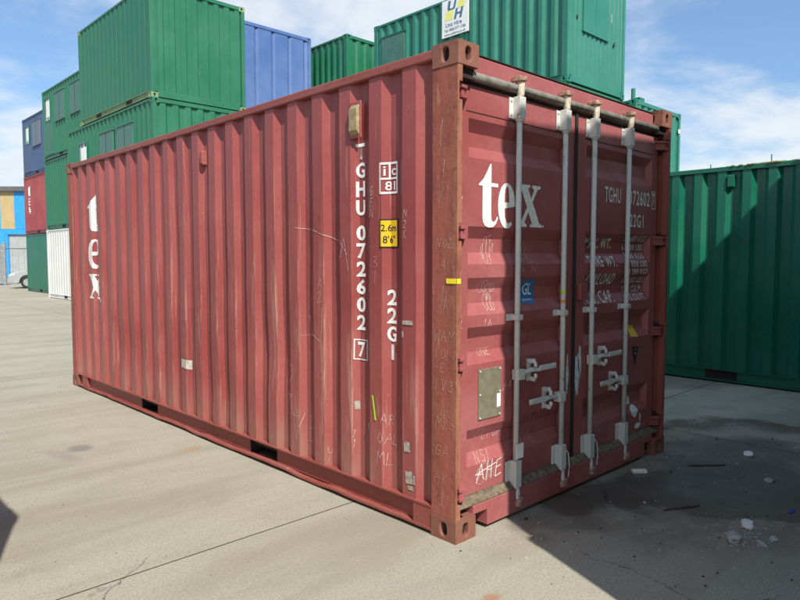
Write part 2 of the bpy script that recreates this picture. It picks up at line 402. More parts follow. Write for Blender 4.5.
# ------------------------------------------------------------------ generic container
STD = dict(o=.072, s=.068, i=.070, d=.036)
END = dict(o=.11, s=.045, i=.11, d=.040)
W0, H0, L0 = 2.438, 2.591, 6.058
def container(label, loc, mat, L=L0, W=W0, H=H0, side=STD, end=END, yaw=0, group=None, rail=None, brail=None, cast=None, name='shipping_container', phs=.33, phe=.2, pockets=True, cat='container', end_build=True):
    r_ = tag(empty(name, loc, yaw), label, cat, group)
    rail = rail or mat; cast = cast or rail
    zt, zb = H-.062, .155
    ps = corr(.15, L-.15, ph=phs, **side); pe = corr(.10, W-.10, ph=phe, **end)
    wall(ps, zb, zt, lambda u, d, z: (d, u, z)).build('side_wall', mat, r_)
    wall(ps, zb, zt, lambda u, d, z: (W-d, u, z)).build('side_wall', mat, r_)
    if end_build: wall(pe, zb, zt-.03, lambda u, d, z: (u, d+.008, z)).build('end_wall', mat, r_)
    wall(pe, zb, zt-.03, lambda u, d, z: (u, L-d-.008, z)).build('end_wall', mat, r_)
    rf = corr(.02, L-.02, ph=.1, o=.10, s=.02, i=.09, d=.018)
    m = MB()
    for (u0, d0), (u1, d1) in zip(rf, rf[1:]): m.quad((.055, u0, H-.022-d0), (W-.055, u0, H-.022-d0), (W-.055, u1, H-.022-d1), (.055, u1, H-.022-d1))
    m.build('roof', mat, r_)
    MB().box(.06, W-.06, .06, L-.06, .10, .14).build('floor', dark, r_)
    for x in (0, W-.06):
        MB().box(x+.002, x+.058, .178, L-.178, H-.064, H-.008).build('top_rail', rail, r_, .006)
        m = MB(); sg = 1 if x == 0 else -1; xo = 0.003 if x == 0 else W-.003
        cuts = [(L/2-1.21, L/2-.84), (L/2+.84, L/2+1.21)] if pockets else []
        segs, y = [], .178
        for a, b in cuts: segs.append((y, a)); y = b
        segs.append((y, L-.178))
        def bx(a0, a1, b0, b1, c0, c1): m.box(min(xo+sg*a0, xo+sg*a1), max(xo+sg*a0, xo+sg*a1), b0, b1, c0, c1)
        bx(.0, .05, .178, L-.178, .147, .158); bx(0, .05, .178, L-.178, .020, .034)
        for a, b in segs: bx(.030, .036, a, b, .034, .147)
        bo = m.build('bottom_rail', brail or rail, r_)
        for a, b in cuts:
            pm = MB(); x0, x1 = sorted((xo+sg*.034, xo+sg*.30)); pm.box(x0, x1, a, b, .036, .145)
            pm.build('fork_pocket', dark, bo)
    for y in (0, L-.08):
        MB().box(.162, W-.162, y+.004, y+.076, H-.10, H-.01).build('header', rail, r_, .006)
        MB().box(.162, W-.162, y+.004, y+.076, .02, .16).build('sill', rail, r_, .006)
    for x in (0, W-.10):
        for y in (0, L-.15):
            MB().box(x+.003, x+.097, y+.003, y+.147, .118, H-.118).build('corner_post', rail, r_, .008)
    castings(r_, W, L, H, cast)
    return r_

# ------------------------------------------------------------------ flat print: text, outlines, strokes laid on a surface
def text_mesh(txt, spacing=1.0, bold=.012):
    cu = bpy.data.curves.new('t', 'FONT'); cu.body = txt; cu.space_character = spacing; cu.resolution_u = 3; cu.offset = bold
    o = bpy.data.objects.new('t', cu); me = o.to_mesh().copy() if False else None
    C.objects.link(o); dg = bpy.context.evaluated_depsgraph_get(); ev = o.evaluated_get(dg)
    me = bpy.data.meshes.new_from_object(ev); bpy.data.objects.remove(o); bpy.data.curves.remove(cu)
    return me
def outline_mesh(loops):
    cu = bpy.data.curves.new('t', 'CURVE'); cu.dimensions = '2D'; cu.fill_mode = 'BOTH'
    for lp in loops:
        sp = cu.splines.new('POLY'); sp.points.add(len(lp)-1); sp.use_cyclic_u = True
        for p, q in zip(sp.points, lp): p.co = (q[0], q[1], 0, 1)
    o = bpy.data.objects.new('t', cu); C.objects.link(o); dg = bpy.context.evaluated_depsgraph_get()
    me = bpy.data.meshes.new_from_object(o.evaluated_get(dg)); bpy.data.objects.remove(o); bpy.data.curves.remove(cu)
    return me
def poly_mesh(polys):
    m = MB()
    for p in polys: m.quad(*[(a, b, 0) for a, b in p])
    me = bpy.data.meshes.new('t'); me.from_pydata(m.v, [], m.f); return me
def strokes_mesh(strokes, wd):
    m = MB(); q_ = 0
    for st in strokes:
        P2 = [Vector(p) for p in st]
        for a, b in zip(P2, P2[1:]):
            d = b-a
            if d.length < 1e-6: continue
            d.normalize(); nn = Vector((-d.y, d.x))*wd/2; e = d*wd*.3
            q_ += 1; m.quad(*[(q.x, q.y, (q_ % 60)*2.5e-5) for q in (a-e-nn, b+e-nn, b+e+nn, a-e+nn)])
    me = bpy.data.meshes.new('t'); me.from_pydata(m.v, [], m.f); return me
def decal(name, me, rect, place, breaks, axis, mat, parent, off, keep=False, center=False):
    """fit mesh me (2D xy) into rect (u0,u1,z0,z1); cut along breaks (axis 0: u, 1: z); place(u,z,off)->xyz"""
    b = bmesh.new(); b.from_mesh(me)
    if rect is not None:
        vs = [v.co for v in b.verts]; x0 = min(v.x for v in vs); x1 = max(v.x for v in vs); y0 = min(v.y for v in vs); y1 = max(v.y for v in vs)
        for v in b.verts:
            v.co.x = rect[0] + (v.co.x-x0)/max(1e-9, x1-x0)*(rect[1]-rect[0]); v.co.y = rect[2] + (v.co.y-y0)/max(1e-9, y1-y0)*(rect[3]-rect[2])
    lo = min(v.co[axis] for v in b.verts); hi = max(v.co[axis] for v in b.verts)
    for k in breaks:
        if lo < k < hi:
            no = Vector((1, 0, 0)) if axis == 0 else Vector((0, 1, 0)); c0 = no*k
            bmesh.ops.bisect_plane(b, geom=b.verts[:]+b.edges[:]+b.faces[:], plane_co=c0, plane_no=no)
    for v in b.verts: v.co = Vector(place(v.co.x, v.co.y, off + v.co.z))
    bmesh.ops.recalc_face_normals(b, faces=b.faces)
    me2 = bpy.data.meshes.new(name); b.to_mesh(me2); b.free(); me2.materials.append(mat)
    return link(name, me2, parent)

# serif letters for the lease mark
def arc(cx, cy, rx, ry, a0, a1, k=14): return [(cx+rx*math.cos(R(a0+(a1-a0)*i/k)), cy+ry*math.sin(R(a0+(a1-a0)*i/k))) for i in range(k+1)]
GT = [[(.0, .66), (.13, .76), (.22, .88), (.30, 1.0), (.335, 1.0), (.335, .70), (.52, .70), (.52, .64), (.335, .64), (.335, .19), (.35, .10), (.40, .075), (.46, .11), (.50, .17), (.53, .145), (.47, .05), (.38, -.01), (.27, -.02), (.17, .01), (.115, .07), (.10, .16), (.10, .64), (.0, .64)]]
GE = [arc(.25, .34, .25, .36, 0, 322, 30)[0:1] and (arc(.25, .345, .25, .365, 0, 308, 30) + [(.37, .10), (.30, .065), (.24, .09), (.20, .16), (.185, .30), (.50, .345)][0:6]),
      [(.187, .40), (.19, .52), (.205, .61), (.25, .665), (.295, .62), (.31, .52), (.312, .40)]]
GX = [[(.0, .70), (.30, .70), (.30, .655), (.245, .65), (.33, .47), (.405, .635), (.35, .655), (.35, .70), (.58, .70), (.58, .655), (.50, .635), (.365, .42), (.56, .06), (.62, .045), (.62, 0), (.30, 0), (.30, .045), (.355, .055), (.255, .25), (.155, .07), (.215, .045), (.215, 0), (-.02, 0), (-.02, .045), (.06, .07), (.22, .325), (.06, .64), (.0, .655)]]

# ================================================================== the red container (subject)
red_c = tag(empty('shipping_container', (0, 0, 0)), 'scratched red oxide container with rusty corner post standing alone in the front', 'container')
W, H, L = W0, H0, L0
def dent(u, z):
    g_ = 0
    for a, b, su, sz, k in ((1.75, .85, .30, .22, .013), (3.3, 1.5, .22, .35, .010), (4.4, .6, .4, .2, .012), (.95, 1.1, .16, .30, .006), (2.5, .45, .25, .15, .011), (5.0, 1.8, .3, .2, .008)):
        q = ((u-a)/su)**2 + ((z-b)/sz)**2
        if q < 9: g_ += k*math.exp(-q)
    return g_ + .004*mnoise.noise(Vector((u*1.3, z*1.6, 3.1))) + .0022*mnoise.noise(Vector((u*4.1, z*3.6, 9.2)))
PS = corr(.165, L-.12, ph=.308, o=.104, s=.050, i=.074, d=.031)
def side_worn():
    m, t, p = new_mat('red_side_paint'); P = t.pos(); s = t.sep(P)
    src = red.node_tree
    big = t.noise(P, .9, 5, .6, .3); fine = t.noise(P, 40, 3, .6)
    c = t.mix(t.rng(big, .3, .7), (.280, .058, .055), (.350, .094, .084))
    c = t.mix(t.rng(fine, .35, .75, 0, .25), c, (.25, .04, .035))
    # rubbed ridge edges
    fr = t.math('FRACT', t.math('DIVIDE', t.math('SUBTRACT', s[1], .308-.03+.278*10), .278))
    e1 = t.math('MULTIPLY', t.rng(fr, .03, .10), t.rng(fr, .36, .18))
    zz = t.math('MULTIPLY', t.rng(s[2], .16, .45), t.rng(s[2], 2.1, 1.1))
    rub = t.noise(t.vmath('MULTIPLY', P, (30, 30, 2.6)), 1, 6, .7)
    rm = t.math('MULTIPLY', t.math('MULTIPLY', e1, zz), t.rng(rub, .46, .60))
    c = t.mix(t.math('MULTIPLY', rm, t.rng(t.noise(P, 1.3, 3), .38, .62, .05, .62)), c, (.50, .30, .23))
    # long vertical scratches, speckle chips, low dirt
    sc = t.noise(t.vmath('MULTIPLY', P, (60, 60, 1.2)), 1, 4, .55)
    c = t.mix(t.rng(sc, .63, .70, 0, .45), c, (.50, .27, .22))
    ch = t.noise(P, 26, 5, .7)
    c = t.mix(t.math('MULTIPLY', t.rng(ch, .67, .715), t.rng(t.noise(P, 1.4, 3), .4, .6, 0, .85)), c, (.50, .36, .29))
    rs = t.noise(P, 15, 7, .7, .3)
    rsm = t.math('MULTIPLY', t.rng(rs, .64, .72), t.rng(t.noise(t.vmath('ADD', P, (5, 5, 5)), 1.6, 3), .47, .64))
    c = t.mix(rsm, c, (.17, .065, .03))
    dirtm = t.math('MULTIPLY', t.rng(s[2], .55, .15), t.rng(t.noise(t.vmath('MULTIPLY', P, (7, 7, 2)), 1, 5), .35, .7, .05, .6))
    c = t.mix(dirtm, c, (.33, .19, .14))
    t.put(p.inputs['Base Color'], c)
    t.put(p.inputs['Roughness'], t.rng(big, .3, .7, .44, .60))
    t.put(p.inputs['Normal'], t.bump(t.math('ADD', t.noise(P, 5, 3), t.math('MULTIPLY', fine, .14)), .14, .02))
    return m
red_side = side_worn()
ZB, ZT = .158, H-.060
wall(PS, ZB, ZT, lambda u, d, z: (d, u, z), 26, dent).build('side_wall', red_side, red_c)
wall(PS, ZB, ZT, lambda u, d, z: (W-d, u, z)).build('side_wall', red, red_c)
wall(corr(.1, W-.1, ph=.2, **END), ZB, ZT, lambda u, d, z: (u, L-.008-d, z)).build('end_wall', red, red_c)
m = MB()
rf = corr(.1, L-.02, ph=.1, o=.10, s=.02, i=.09, d=.018)
for (u0, d0), (u1, d1) in zip(rf, rf[1:]): m.quad((.055, u0, H-.022-d0), (W-.055, u0, H-.022-d0), (W-.055, u1, H-.022-d1), (.055, u1, H-.022-d1))
m.build('roof', red, red_c)
MB().box(.06, W-.06, .14, L-.06, .10, .14).build('floor', dark, red_c)
def dented_beam(x0, x1, y0, y1, z0, z1, amp, n_=60, seed=0.):
    m = MB()
    for k in range(n_+1):
        y = y0 + (y1-y0)*k/n_
        dx = amp*mnoise.noise(Vector((y*1.7, seed, 0))) ; dz = amp*mnoise.noise(Vector((y*1.9, seed, 7))) + amp*.7*mnoise.noise(Vector((y*5.3, seed, 3)))
        m.v += [(x0+dx, y, z0+dz), (x1+dx, y, z0+dz), (x1+dx, y, z1+dz), (x0+dx, y, z1+dz)]
    for k in range(n_):
        for j in range(4): m.f.append((k*4+j, k*4+(j+1) % 4, k*4+4+(j+1) % 4, k*4+4+j))
    m.f.append((0, 1, 2, 3)); m.f.append(tuple(n_*4+j for j in (3, 2, 1, 0))); return m
for x in (0, W-.06):
    dented_beam(x+.001, x+.059, .176, L-.176, H-.066, H-.012, .003, 70, x).build('top_rail', red_rail, red_c, .008)
    xo, sg = (0.001, 1) if x == 0 else (W-.001, -1)
    cuts = [(1.73, 2.10), (3.75, 4.12)]
    bo = MB()
    a, b = sorted((xo, xo+sg*.055)); bo.box(a, b, .178, L-.178, .150, .160)
    a, b = sorted((xo+sg*.034, xo+sg*.040)); y = .178
    for c0, c1 in cuts: bo.box(a, b, y, c0, .036, .150); y = c1
    bo.box(a, b, y, L-.178, .036, .150)
    for sy_ in (.30, 5.70): bo.box(*sorted((xo+sg*.004, xo+sg*.034)), sy_-.12, sy_+.02, .036, .150)
    br = bo.build('bottom_rail', red_rail, red_c)
    a, b = sorted((xo-sg*.002, xo+sg*.06))
    dented_beam(a, b, .179, L-.179, .020, .034, .010, 110, 4+x).build('flange', red_rail, br)
    for c0, c1 in cuts:
        a, b = sorted((xo+sg*.042, xo+sg*.35))
        pk = MB(); pk.quad((a, c0, .037), (a, c0, .149), (b, c0, .149), (b, c0, .037)); pk.quad((a, c1, .037), (a, c1, .149), (b, c1, .149), (b, c1, .037))
        bb = b if sg > 0 else a
        pk.quad((bb, c0, .037), (bb, c1, .037), (bb, c1, .149), (bb, c0, .149)); pk.build('fork_pocket', dark, br)
castings(red_c, W, L, H, cast_rust)
# posts.  Front posts are an outer angle with slots for the hinge lugs
HZ = (2.345, 1.632, .945, .250)
for side in (0, 1):
    px = (lambda a: a) if side == 0 else (lambda a: W-a)
    m = MB()
    def bxx(a0, a1, y0, y1, z0, z1): m.box(*sorted((px(a0), px(a1))), y0, y1, z0, z1)
    bxx(.004, .0162, .003, .180, .118, H-.118); bxx(.0162, .13, .150, .180, .118, H-.118)
    zz = [.118] + [v for h in sorted(HZ) for v in (h-.048, h+.042)] + [H-.118]
    for k in range(0, len(zz), 2): bxx(.0162, .040, .0032, .050, zz[k], zz[k+1])
    bxx(.0165, .10, .112, .149, .118, H-.118)
    m.build('corner_post', rusty if side == 0 else red_rail, red_c, .0025)
for x in (0, W-.10):
    MB().box(x+.004, x+.096, L-.15, L-.004, .118, H-.118).build('corner_post', rusty if x == 0 else red_rail, red_c, .008)
# header, sill, threshold, cross bar
hd = MB().box(.15, W-.15, .074, .13, 2.425, 2.571).build('header', red_door, red_c, .01)
MB().box(.13, W-.13, .070, .17, 2.572, 2.577).build('roof_lip', dark, red_c)
sl = MB(); sl.box(.285, W-.285, .018, .10, .022, .160); sl.box(.164, .285, .018, .10, .112, .160); sl.box(W-.285, W-.164, .018, .10, .112, .160)
sill = sl.build('sill', red_door, red_c, .004)
for a in (.164, W-.287):
    pk = MB(); pk.box(a+.002, a+.121, .09, .14, .03, .110); pk.build('lifting_slot', dark, sill)
MB().prism([(.022, .161), (.022, .168), (.056, .200), (.0745, .200), (.0745, .161)], 0, .045, W-.045).build('threshold', silt, red_c, .003)
MB().tube([(.150, .050, 2.447), (W-.14, .050, 2.459)], .024, 14).build('cross_bar', bar_grey, red_c, smooth=True)
MB().box(.045, .16, .03, .10, 2.42, 2.47).build('bar_pocket', dark, red_c); MB().box(W-.16, W-.045, .03, .10, 2.42, 2.47).build('bar_pocket', dark, red_c)

# ---- doors
DY = .070; RTOP = (2.235, 1.668, 1.391, 1.122, .562); RS, RI, RD = .064, .076, .040
ZPR = [(.20, 0)]
for zt in sorted(RTOP):
    ZPR += [(zt-2*RS-RI, 0), (zt-RS-RI, RD), (zt-RS, RD), (zt, 0)]
ZPR += [(2.41, 0)]
ZBR = [p[0] for p in ZPR]
def door_place(u, z, off): return (u, DY + prof_at(ZPR, z) - off, z)
RODX = {0: (.565, 1.040), 1: (1.386, 1.852)}
leafs = []
for k, (x0, x1, r0, r1) in enumerate(((.072, 1.199, .165, 1.110), (1.223, 2.366, 1.345, 2.270))):
    dm = MB(); i0 = (.008, .030)[k]
    z = 2.405
    seq = sorted(RTOP, reverse=True)
    def Yq(y): return DY + y
    cur = 2.405
    dm.quad((x0, DY, .205), (r0, DY, .205), (r0, DY, 2.405), (x0, DY, 2.405)); dm.quad((r1, DY, .205), (x1, DY, .205), (x1, DY, 2.405), (r1, DY, 2.405))
    for zt in seq:
        dm.quad((r0, DY, zt), (r1, DY, zt), (r1, DY, cur), (r0, DY, cur))
        a, b, c, d = zt, zt-RS, zt-RS-RI, zt-2*RS-RI
        dm.quad((r0, DY, a), (r1, DY, a), (r1-i0, DY+RD, b), (r0+.004, DY+RD, b)); dm.quad((r0+.004, DY+RD, b), (r1-i0, DY+RD, b), (r1-i0, DY+RD, c), (r0+.004, DY+RD, c))
        dm.quad((r0+.004, DY+RD, c), (r1-i0, DY+RD, c), (r1, DY, d), (r0, DY, d))
        dm.quad((r0, DY, a), (r0+.004, DY+RD, b), (r0+.004, DY+RD, c), (r0, DY, d)); dm.quad((r1, DY, a), (r1-i0, DY+RD, b), (r1-i0, DY+RD, c), (r1, DY, d))
        cur = d
    dm.quad((r0, DY, .205), (r1, DY, .205), (r1, DY, cur), (r0, DY, cur))
    for (p, q) in (((x0, .205), (x1, .205)), ((x1, .205), (x1, 2.405)), ((x1, 2.405), (x0, 2.405)), ((x0, 2.405), (x0, .205))):
        dm.quad((p[0], DY, p[1]), (q[0], DY, q[1]), (q[0], DY+.05, q[1]), (p[0], DY+.05, p[1]))
    me = dm.mesh('door', red_door, False)
    b = bmesh.new(); b.from_mesh(me); bmesh.ops.remove_doubles(b, verts=b.verts, dist=1e-5); bmesh.ops.recalc_face_normals(b, faces=b.faces); b.to_mesh(me); b.free()
    door = link('door', me, red_c); leafs.append(door)
    bev(door, .004)
    # weld seam along the top of the panel and seals
    MB().box(r0-.02, r1+.02, DY-.0025, DY+.001, 2.268, 2.272).build('weld_seam', dark, door)
    gx = x1 if k == 0 else x0-.012
    MB().box(gx, gx+.012, DY-.012, DY+.03, .18, 2.425).build('door_seal', black, door, .004)
    MB().box(x0+.02, x1-.02, DY+.004, DY+.04, 2.406, 2.424).build('door_seal', black, door)
    MB().box(x0+.02, x1-.02, DY-.004, DY+.04, .188, .204).build('door_seal', silt, door)
    # hinges
    for hz in HZ:
        hm = MB(); s_ = -1 if k == 0 else 1
        e = x0 if k == 0 else x1; pin = .040 if k == 0 else W-.040
        a, c = sorted((pin, e - s_*.05))
        sn = 1 if k == 0 else -1
        hm.prism([(pin, .006), (pin, .046), (e+sn*.012, DY+.003), (e+sn*.060, DY+.003), (e+sn*.060, DY-.010), (e+sn*.010, .008)], 2, hz-.036, hz-.020)
        hm.prism([(pin, .006), (pin, .046), (e+sn*.012, DY+.003), (e+sn*.060, DY+.003), (e+sn*.060, DY-.010), (e+sn*.010, .008)], 2, hz+.014, hz+.030)
        hm.prism([(pin+sn*.006, .016), (pin+sn*.006, .046), (e+sn*.010, DY+.003), (e+sn*.050, DY+.003), (e+sn*.040, DY-.012), (e, .018)], 2, hz-.021, hz+.015)
        MB().box(*sorted((pin-sn*.0235, pin+sn*.004)), .052, .11, hz-.06, hz+.055).build('hinge_slot_shade', dark, door)  # dark block behind the post notch stands in for the slot's own shade
        hm.build('hinge', red_door if k == 0 else red_rail, door, .002)
    # locking gear
    for q, rx in enumerate(RODX[k]):
        ry = .036
        rod = MB().tube([(rx, ry, .10), (rx, ry, 2.47)], .0165, 14).build('lock_rod', galv, door, smooth=True)
        MB().tube([(rx, ry-.006, 2.402), (rx, ry-.006, 2.44), (rx, ry-.008, 2.50)], [.020, .023, .022], 12).build('cam_end', cream, door, .003)
        hk = MB(); hk.prism([(rx-.034, .012), (rx-.020, -.002), (rx+.004, -.004), (rx+.004, .012), (rx-.014, .020), (rx-.016, .07), (rx-.034, .07)], 2, 2.484, 2.512); hk.build('cam_keeper', cam_rust, door, .005)
        MB().prism([(rx+.002, -.002), (rx+.026, .004), (rx+.030, .03), (rx+.022, .07), (rx+.008, .07), (rx+.014, .03)], 2, 2.488, 2.516).build('cam_keeper', cam_rust, door, .005)
        MB().tube([(rx, ry-.004, .164), (rx, ry-.006, .125), (rx, ry-.006, .085)], [.020, .022, .020], 12).build('cam_end', galv, door, .003)
        MB().prism([(rx-.032, .016), (rx-.018, -.004), (rx+.004, -.006), (rx+.002, .010), (rx-.014, .02)], 2, .058, .098).build('cam_keeper', cam_rust, door, .004)
        MB().prism([(rx+.004, -.004), (rx+.026, -.002), (rx+.034, .018), (rx+.012, .018)], 2, .062, .104).build('cam_keeper', cam_rust, door, .004)
        for z0, z1 in ((2.278, 2.402), (.165, .322)):
            bk = MB(); bk.box(rx-.060, rx+.036, DY-.010, DY-.001, z0+.004, z1-.004); bk.box(rx-.028, rx+.028, ry-.024, DY-.009, z0, z1)
            for bz in (z0+.022, z1-.022): bk.tube([(rx-.046, DY-.018, bz), (rx-.046, DY-.008, bz)], .007, 6)
            bk.tube([(rx, ry, z0-.012), (rx, ry, z0+.002)], .023, 12)
            bk.build('rod_bracket', galv, door, .004)
        bk = MB(); bk.box(rx-.062, rx+.040, DY-.008, DY-.001, 1.138, 1.178); bk.box(rx-.025, rx+.025, ry-.024, DY-.007, 1.142, 1.174); bk.build('rod_guide', galv, door, .004)
        # handle: rods 0,2 swing right at .825; rods 1,3 swing left at .632
        dr, hz = (1, .825) if q == 0 else (-1, .632)
        hb = MB(); hb.box(min(rx-.012*dr, rx+.052*dr), max(rx-.012*dr, rx+.052*dr), .012, .060, hz-.030, hz+.030)
        hb.tube([(rx+.026*dr, .008, hz), (rx+.026*dr, .012, hz)], .009, 8)
        hb.tube([(rx+.05*dr, .036, hz), (rx+.14*dr, .032, hz+.014), (rx+.20*dr, .024, hz+.008), (rx+.365*dr, .016, hz+.022)], [.013, .015, .012, .011], 8)
        hb.box(min(rx+.20*dr, rx+.37*dr), max(rx+.20*dr, rx+.37*dr), .010, .020, hz+.002, hz+.034)
        hb.build('lock_handle', galv, door, .003)
        cx = rx + .155*dr; ct = MB()
        ct.box(cx-.015, cx+.015, DY-.014, DY-.001, hz-.058, hz+.075)
        ct.tube([(cx, DY-.014, hz-.04), (cx, .022, hz-.046), (cx, .012, hz-.028), (cx, .014, hz-.010)], [.016, .014, .012, .010], 8)
        ct.tube([(cx, DY-.014, hz+.058), (cx, .024, hz+.066), (cx, .014, hz+.048), (cx, .012, hz+.030)], [.017, .015, .012, .010], 8)
        ct.build('handle_catch', galv, door, .003)
# scrap of wire hanging at the middle rods
for rx in (1.06, 1.41):
    k = 0 if rx < 1.2 else 1
    MB().tube([(rx, .02, .30), (rx+.022, .006, .26), (rx+.028, .002, .18), (rx+.020, .004, .11)], .0035, 6).build('seal_wire', galv, leafs[k])

# ---- door print
D0, D1 = leafs
def dtext(txt, rect, mat=white, par=D1, off=.0025, sp=1.0, name='lettering'):
    return decal(name, text_mesh(txt, sp), rect, door_place, ZBR, 1, mat, par, off)
def dpoly(name, pts, mat, par, off=.0025): return decal(name, poly_mesh([pts]), None, door_place, ZBR, 1, mat, par, off)
for loops, rect in ((GT, (.250, .420, 1.664, 2.012)), (GE, (.418, .578, 1.664, 1.920)), (GX, (.600, .842, 1.680, 1.925))):
    decal('lettering', outline_mesh(loops), rect, door_place, ZBR, 1, white, D0, .0025)
dtext('.', (.848, .862, 1.682, 1.696), par=D0)
for t_, r_ in (('TGHU', (1.585, 1.805, 1.880, 1.985)), ('072602', (1.925, 2.240, 1.880, 1.985)), ('7', (2.285, 2.318, 1.884, 1.981)), ('22G1', (1.940, 2.150, 1.722, 1.815)),
               ('MAX. WT.', (1.395, 1.745, 1.566, 1.634)), ('TARE WT.', (1.395, 1.775, 1.440, 1.512)), ('PAYLOAD', (1.395, 1.770, 1.318, 1.392)), ('CU. CAP.', (1.395, 1.765, 1.190, 1.275)),
               ('30 480 KGS', (1.905, 2.225, 1.618, 1.662)), ('67 200 LBS', (1.905, 2.215, 1.556, 1.600)), ('2200 KGS', (1.92, 2.225, 1.496, 1.540)), ('4 850 LBS', (1.92, 2.225, 1.436, 1.480)),
               ('28 280 KGS', (1.905, 2.235, 1.378, 1.420)), ('62 350 LBS', (1.905, 2.225, 1.318, 1.360)), ('33.2 CU.M.', (1.915, 2.225, 1.252, 1.296)), ('1172 CU.FT.', (1.915, 2.235, 1.192, 1.236))):
    dtext(t_, r_, sp=1.15)
def frame_polys(u0, u1, z0, z1, w_): return [[(u0, z0), (u1, z0), (u1, z0+w_), (u0, z0+w_)], [(u0, z1-w_), (u1, z1-w_), (u1, z1), (u0, z1)], [(u0, z0+w_), (u0+w_, z0+w_), (u0+w_, z1-w_), (u0, z1-w_)], [(u1-w_, z0+w_), (u1, z0+w_), (u1, z1-w_), (u1-w_, z1-w_)]]
decal('check_digit_box', poly_mesh(frame_polys(2.270, 2.334, 1.866, 1.998, .006)), None, door_place, ZBR, 1, white, D1, .0025)
dpoly('blue_sticker', [(.690, 1.228), (.825, 1.222), (.815, 1.372), (.684, 1.368)], blue_st, D0)
dtext('GL', (.705, .795, 1.278, 1.350), white, D0, .004); dtext('Germanischer', (.703, .805, 1.244, 1.260), white, D0, .004)
MB().box(.257, .455, DY-.007, DY-.002, .603, .886).build('data_plate', plate, D0, .002)
pr = MB()
for u in (.268, .444):
    for z in (.615, .745, .875): pr.tube([(u, DY-.011, z), (u, DY-.006, z)], .006, 8)
pr.build('rivet', galv, D0)
MB().quad((.415, DY-.0085, .655), (.450, DY-.0085, .658), (.450, DY-.0085, .735), (.415, DY-.0085, .732)).build('paper_tag', label_w, D0, recalc=False)
dpoly('orange_sticker', [(2.010, .925), (2.110, .917), (2.103, 1.000), (2.003, 1.006)], yellow, D1)
dpoly('triangle_sticker', [(2.012, .850), (2.118, .842), (2.070, .705)], ink, D1)
dtext('CAUTION', (2.040, 2.092, .818, .830), teal_ink, D1, .004); dtext('9 FT', (2.050, 2.086, .785, .803), teal_ink, D1, .004)
random.seed(21)
def ragged(cx, cz, rx, rz, k=13):
    return [(cx+rx*math.cos(2*math.pi*i/k)*random.uniform(.65, 1.1), cz+rz*math.sin(2*math.pi*i/k)*random.uniform(.65, 1.1)) for i in range(k)]
for cx, cz, rx, rz, par in ((1.098, .725, .020, .165, D0), (1.150, .76, .016, .14, D0), (1.268, .74, .030, .17, D1), (1.30, .82, .020, .12, D1)):
    dpoly('peeled_patch', ragged(cx, cz, rx, rz), peel, par)
for cx, cz, rx, rz in ((2.03, .445, .050, .042), (2.08, .365, .055, .055), (2.13, .21+.035, .055, .03), (2.165, .30, .014, .035)):
    dpoly('torn_label', ragged(cx, cz, rx, rz, 9), label_w, D1)
MB().box(.535, .602, .008, .0118, .34, .425).build('paper_tag', label_w, D0)
MB().tube([(1.04, .036, 1.283), (1.04, .036, 1.300)], .0180, 12).build('green_tape', lime, D0); MB().tube([(1.04, .036, 1.222), (1.04, .036, 1.238)], .0180, 12).build('orange_tape', orange, D0)
MB().box(1.250, 1.340, DY-.03, DY-.001, 1.225, 1.335).build('lock_box', red_door, D1, .006)

# ---- side print
def side_place(u, z, off):
    y = -u
    return (prof_at(PS, y) + dent(y, z) - off, y, z)
SBR = [-p[0] for p in PS]
def sdec(name, me, rect, mat, off=.003): return decal(name, me, rect, side_place, SBR, 0, mat, red_c, off)
for k, ch in enumerate('TGHU'): sdec('lettering', text_mesh(ch, 1, .032), (-.832, -.760, 2.176-.111*k-.092, 2.176-.111*k), white)
for k, ch in enumerate('072602'): sdec('lettering', text_mesh(ch, 1, .032), (-.832, -.760, 1.694-.1076*k-.092, 1.694-.1076*k), white)
sdec('lettering', text_mesh('7', 1, .032), (-.826, -.766, .898, .992), white)
sdec('check_digit_box', poly_mesh(frame_polys(-.850, -.742, .882, 1.008, .007)), None, white)
for k, ch in enumerate('22G1'): sdec('lettering', text_mesh(ch, 1, .032), (-.556 if ch != '1' else -.534, -.492 if ch != '1' else -.512, 1.318-.105*k-.090, 1.318-.105*k), white)
sdec('code_frame', poly_mesh(frame_polys(-.600, -.478, 1.862, 2.040, .012) + [[(-.588, 1.943), (-.490, 1.943), (-.490, 1.953), (-.588, 1.953)], [(-.546, 1.953), (-.537, 1.953), (-.537, 2.028), (-.546, 2.028)]]), None, white)
for t_, r_ in (('i', (-.574, -.562, 1.965, 2.018)), ('c', (-.528, -.494, 1.965, 2.004)), ('81', (-.565, -.500, 1.882, 1.932))): sdec('lettering', text_mesh(t_), r_, white)
sdec('height_sticker', poly_mesh([[(-.602, 1.556), (-.476, 1.556), (-.476, 1.720), (-.602, 1.720)]]), None, ink, .0025)
sdec('height_sticker', poly_mesh([[(-.594, 1.564), (-.484, 1.564), (-.484, 1.712), (-.594, 1.712)]]), None, yellow, .004)
sdec('lettering', text_mesh('2.6m'), (-.588, -.492, 1.650, 1.690), ink, .0055); sdec('lettering', text_mesh("8'6\""), (-.578, -.500, 1.582, 1.626), ink, .0055)
for loops, rect in ((GT, (-5.42, -5.12, 1.790, 2.185)), (GE, (-5.425, -5.12, 1.385, 1.705)), (GX, (-5.43, -5.10, 1.055, 1.325))): sdec('lettering', outline_mesh(loops), rect, white)
sdec('lettering', text_mesh('.'), (-5.10, -5.075, 1.03, 1.055), white)
sdec('lime_tape', poly_mesh([[(-.672, .690), (-.658, .690), (-.630, .545), (-.646, .545)]]), None, lime, .004)
sdec('white_tag', poly_mesh([[(-3.175, .555), (-3.03, .545), (-3.025, .625), (-3.175, .632)]]), None, plain('pale_paper_tag', (.52, .48, .42), .8, 0, .3, 50, 0), .004)
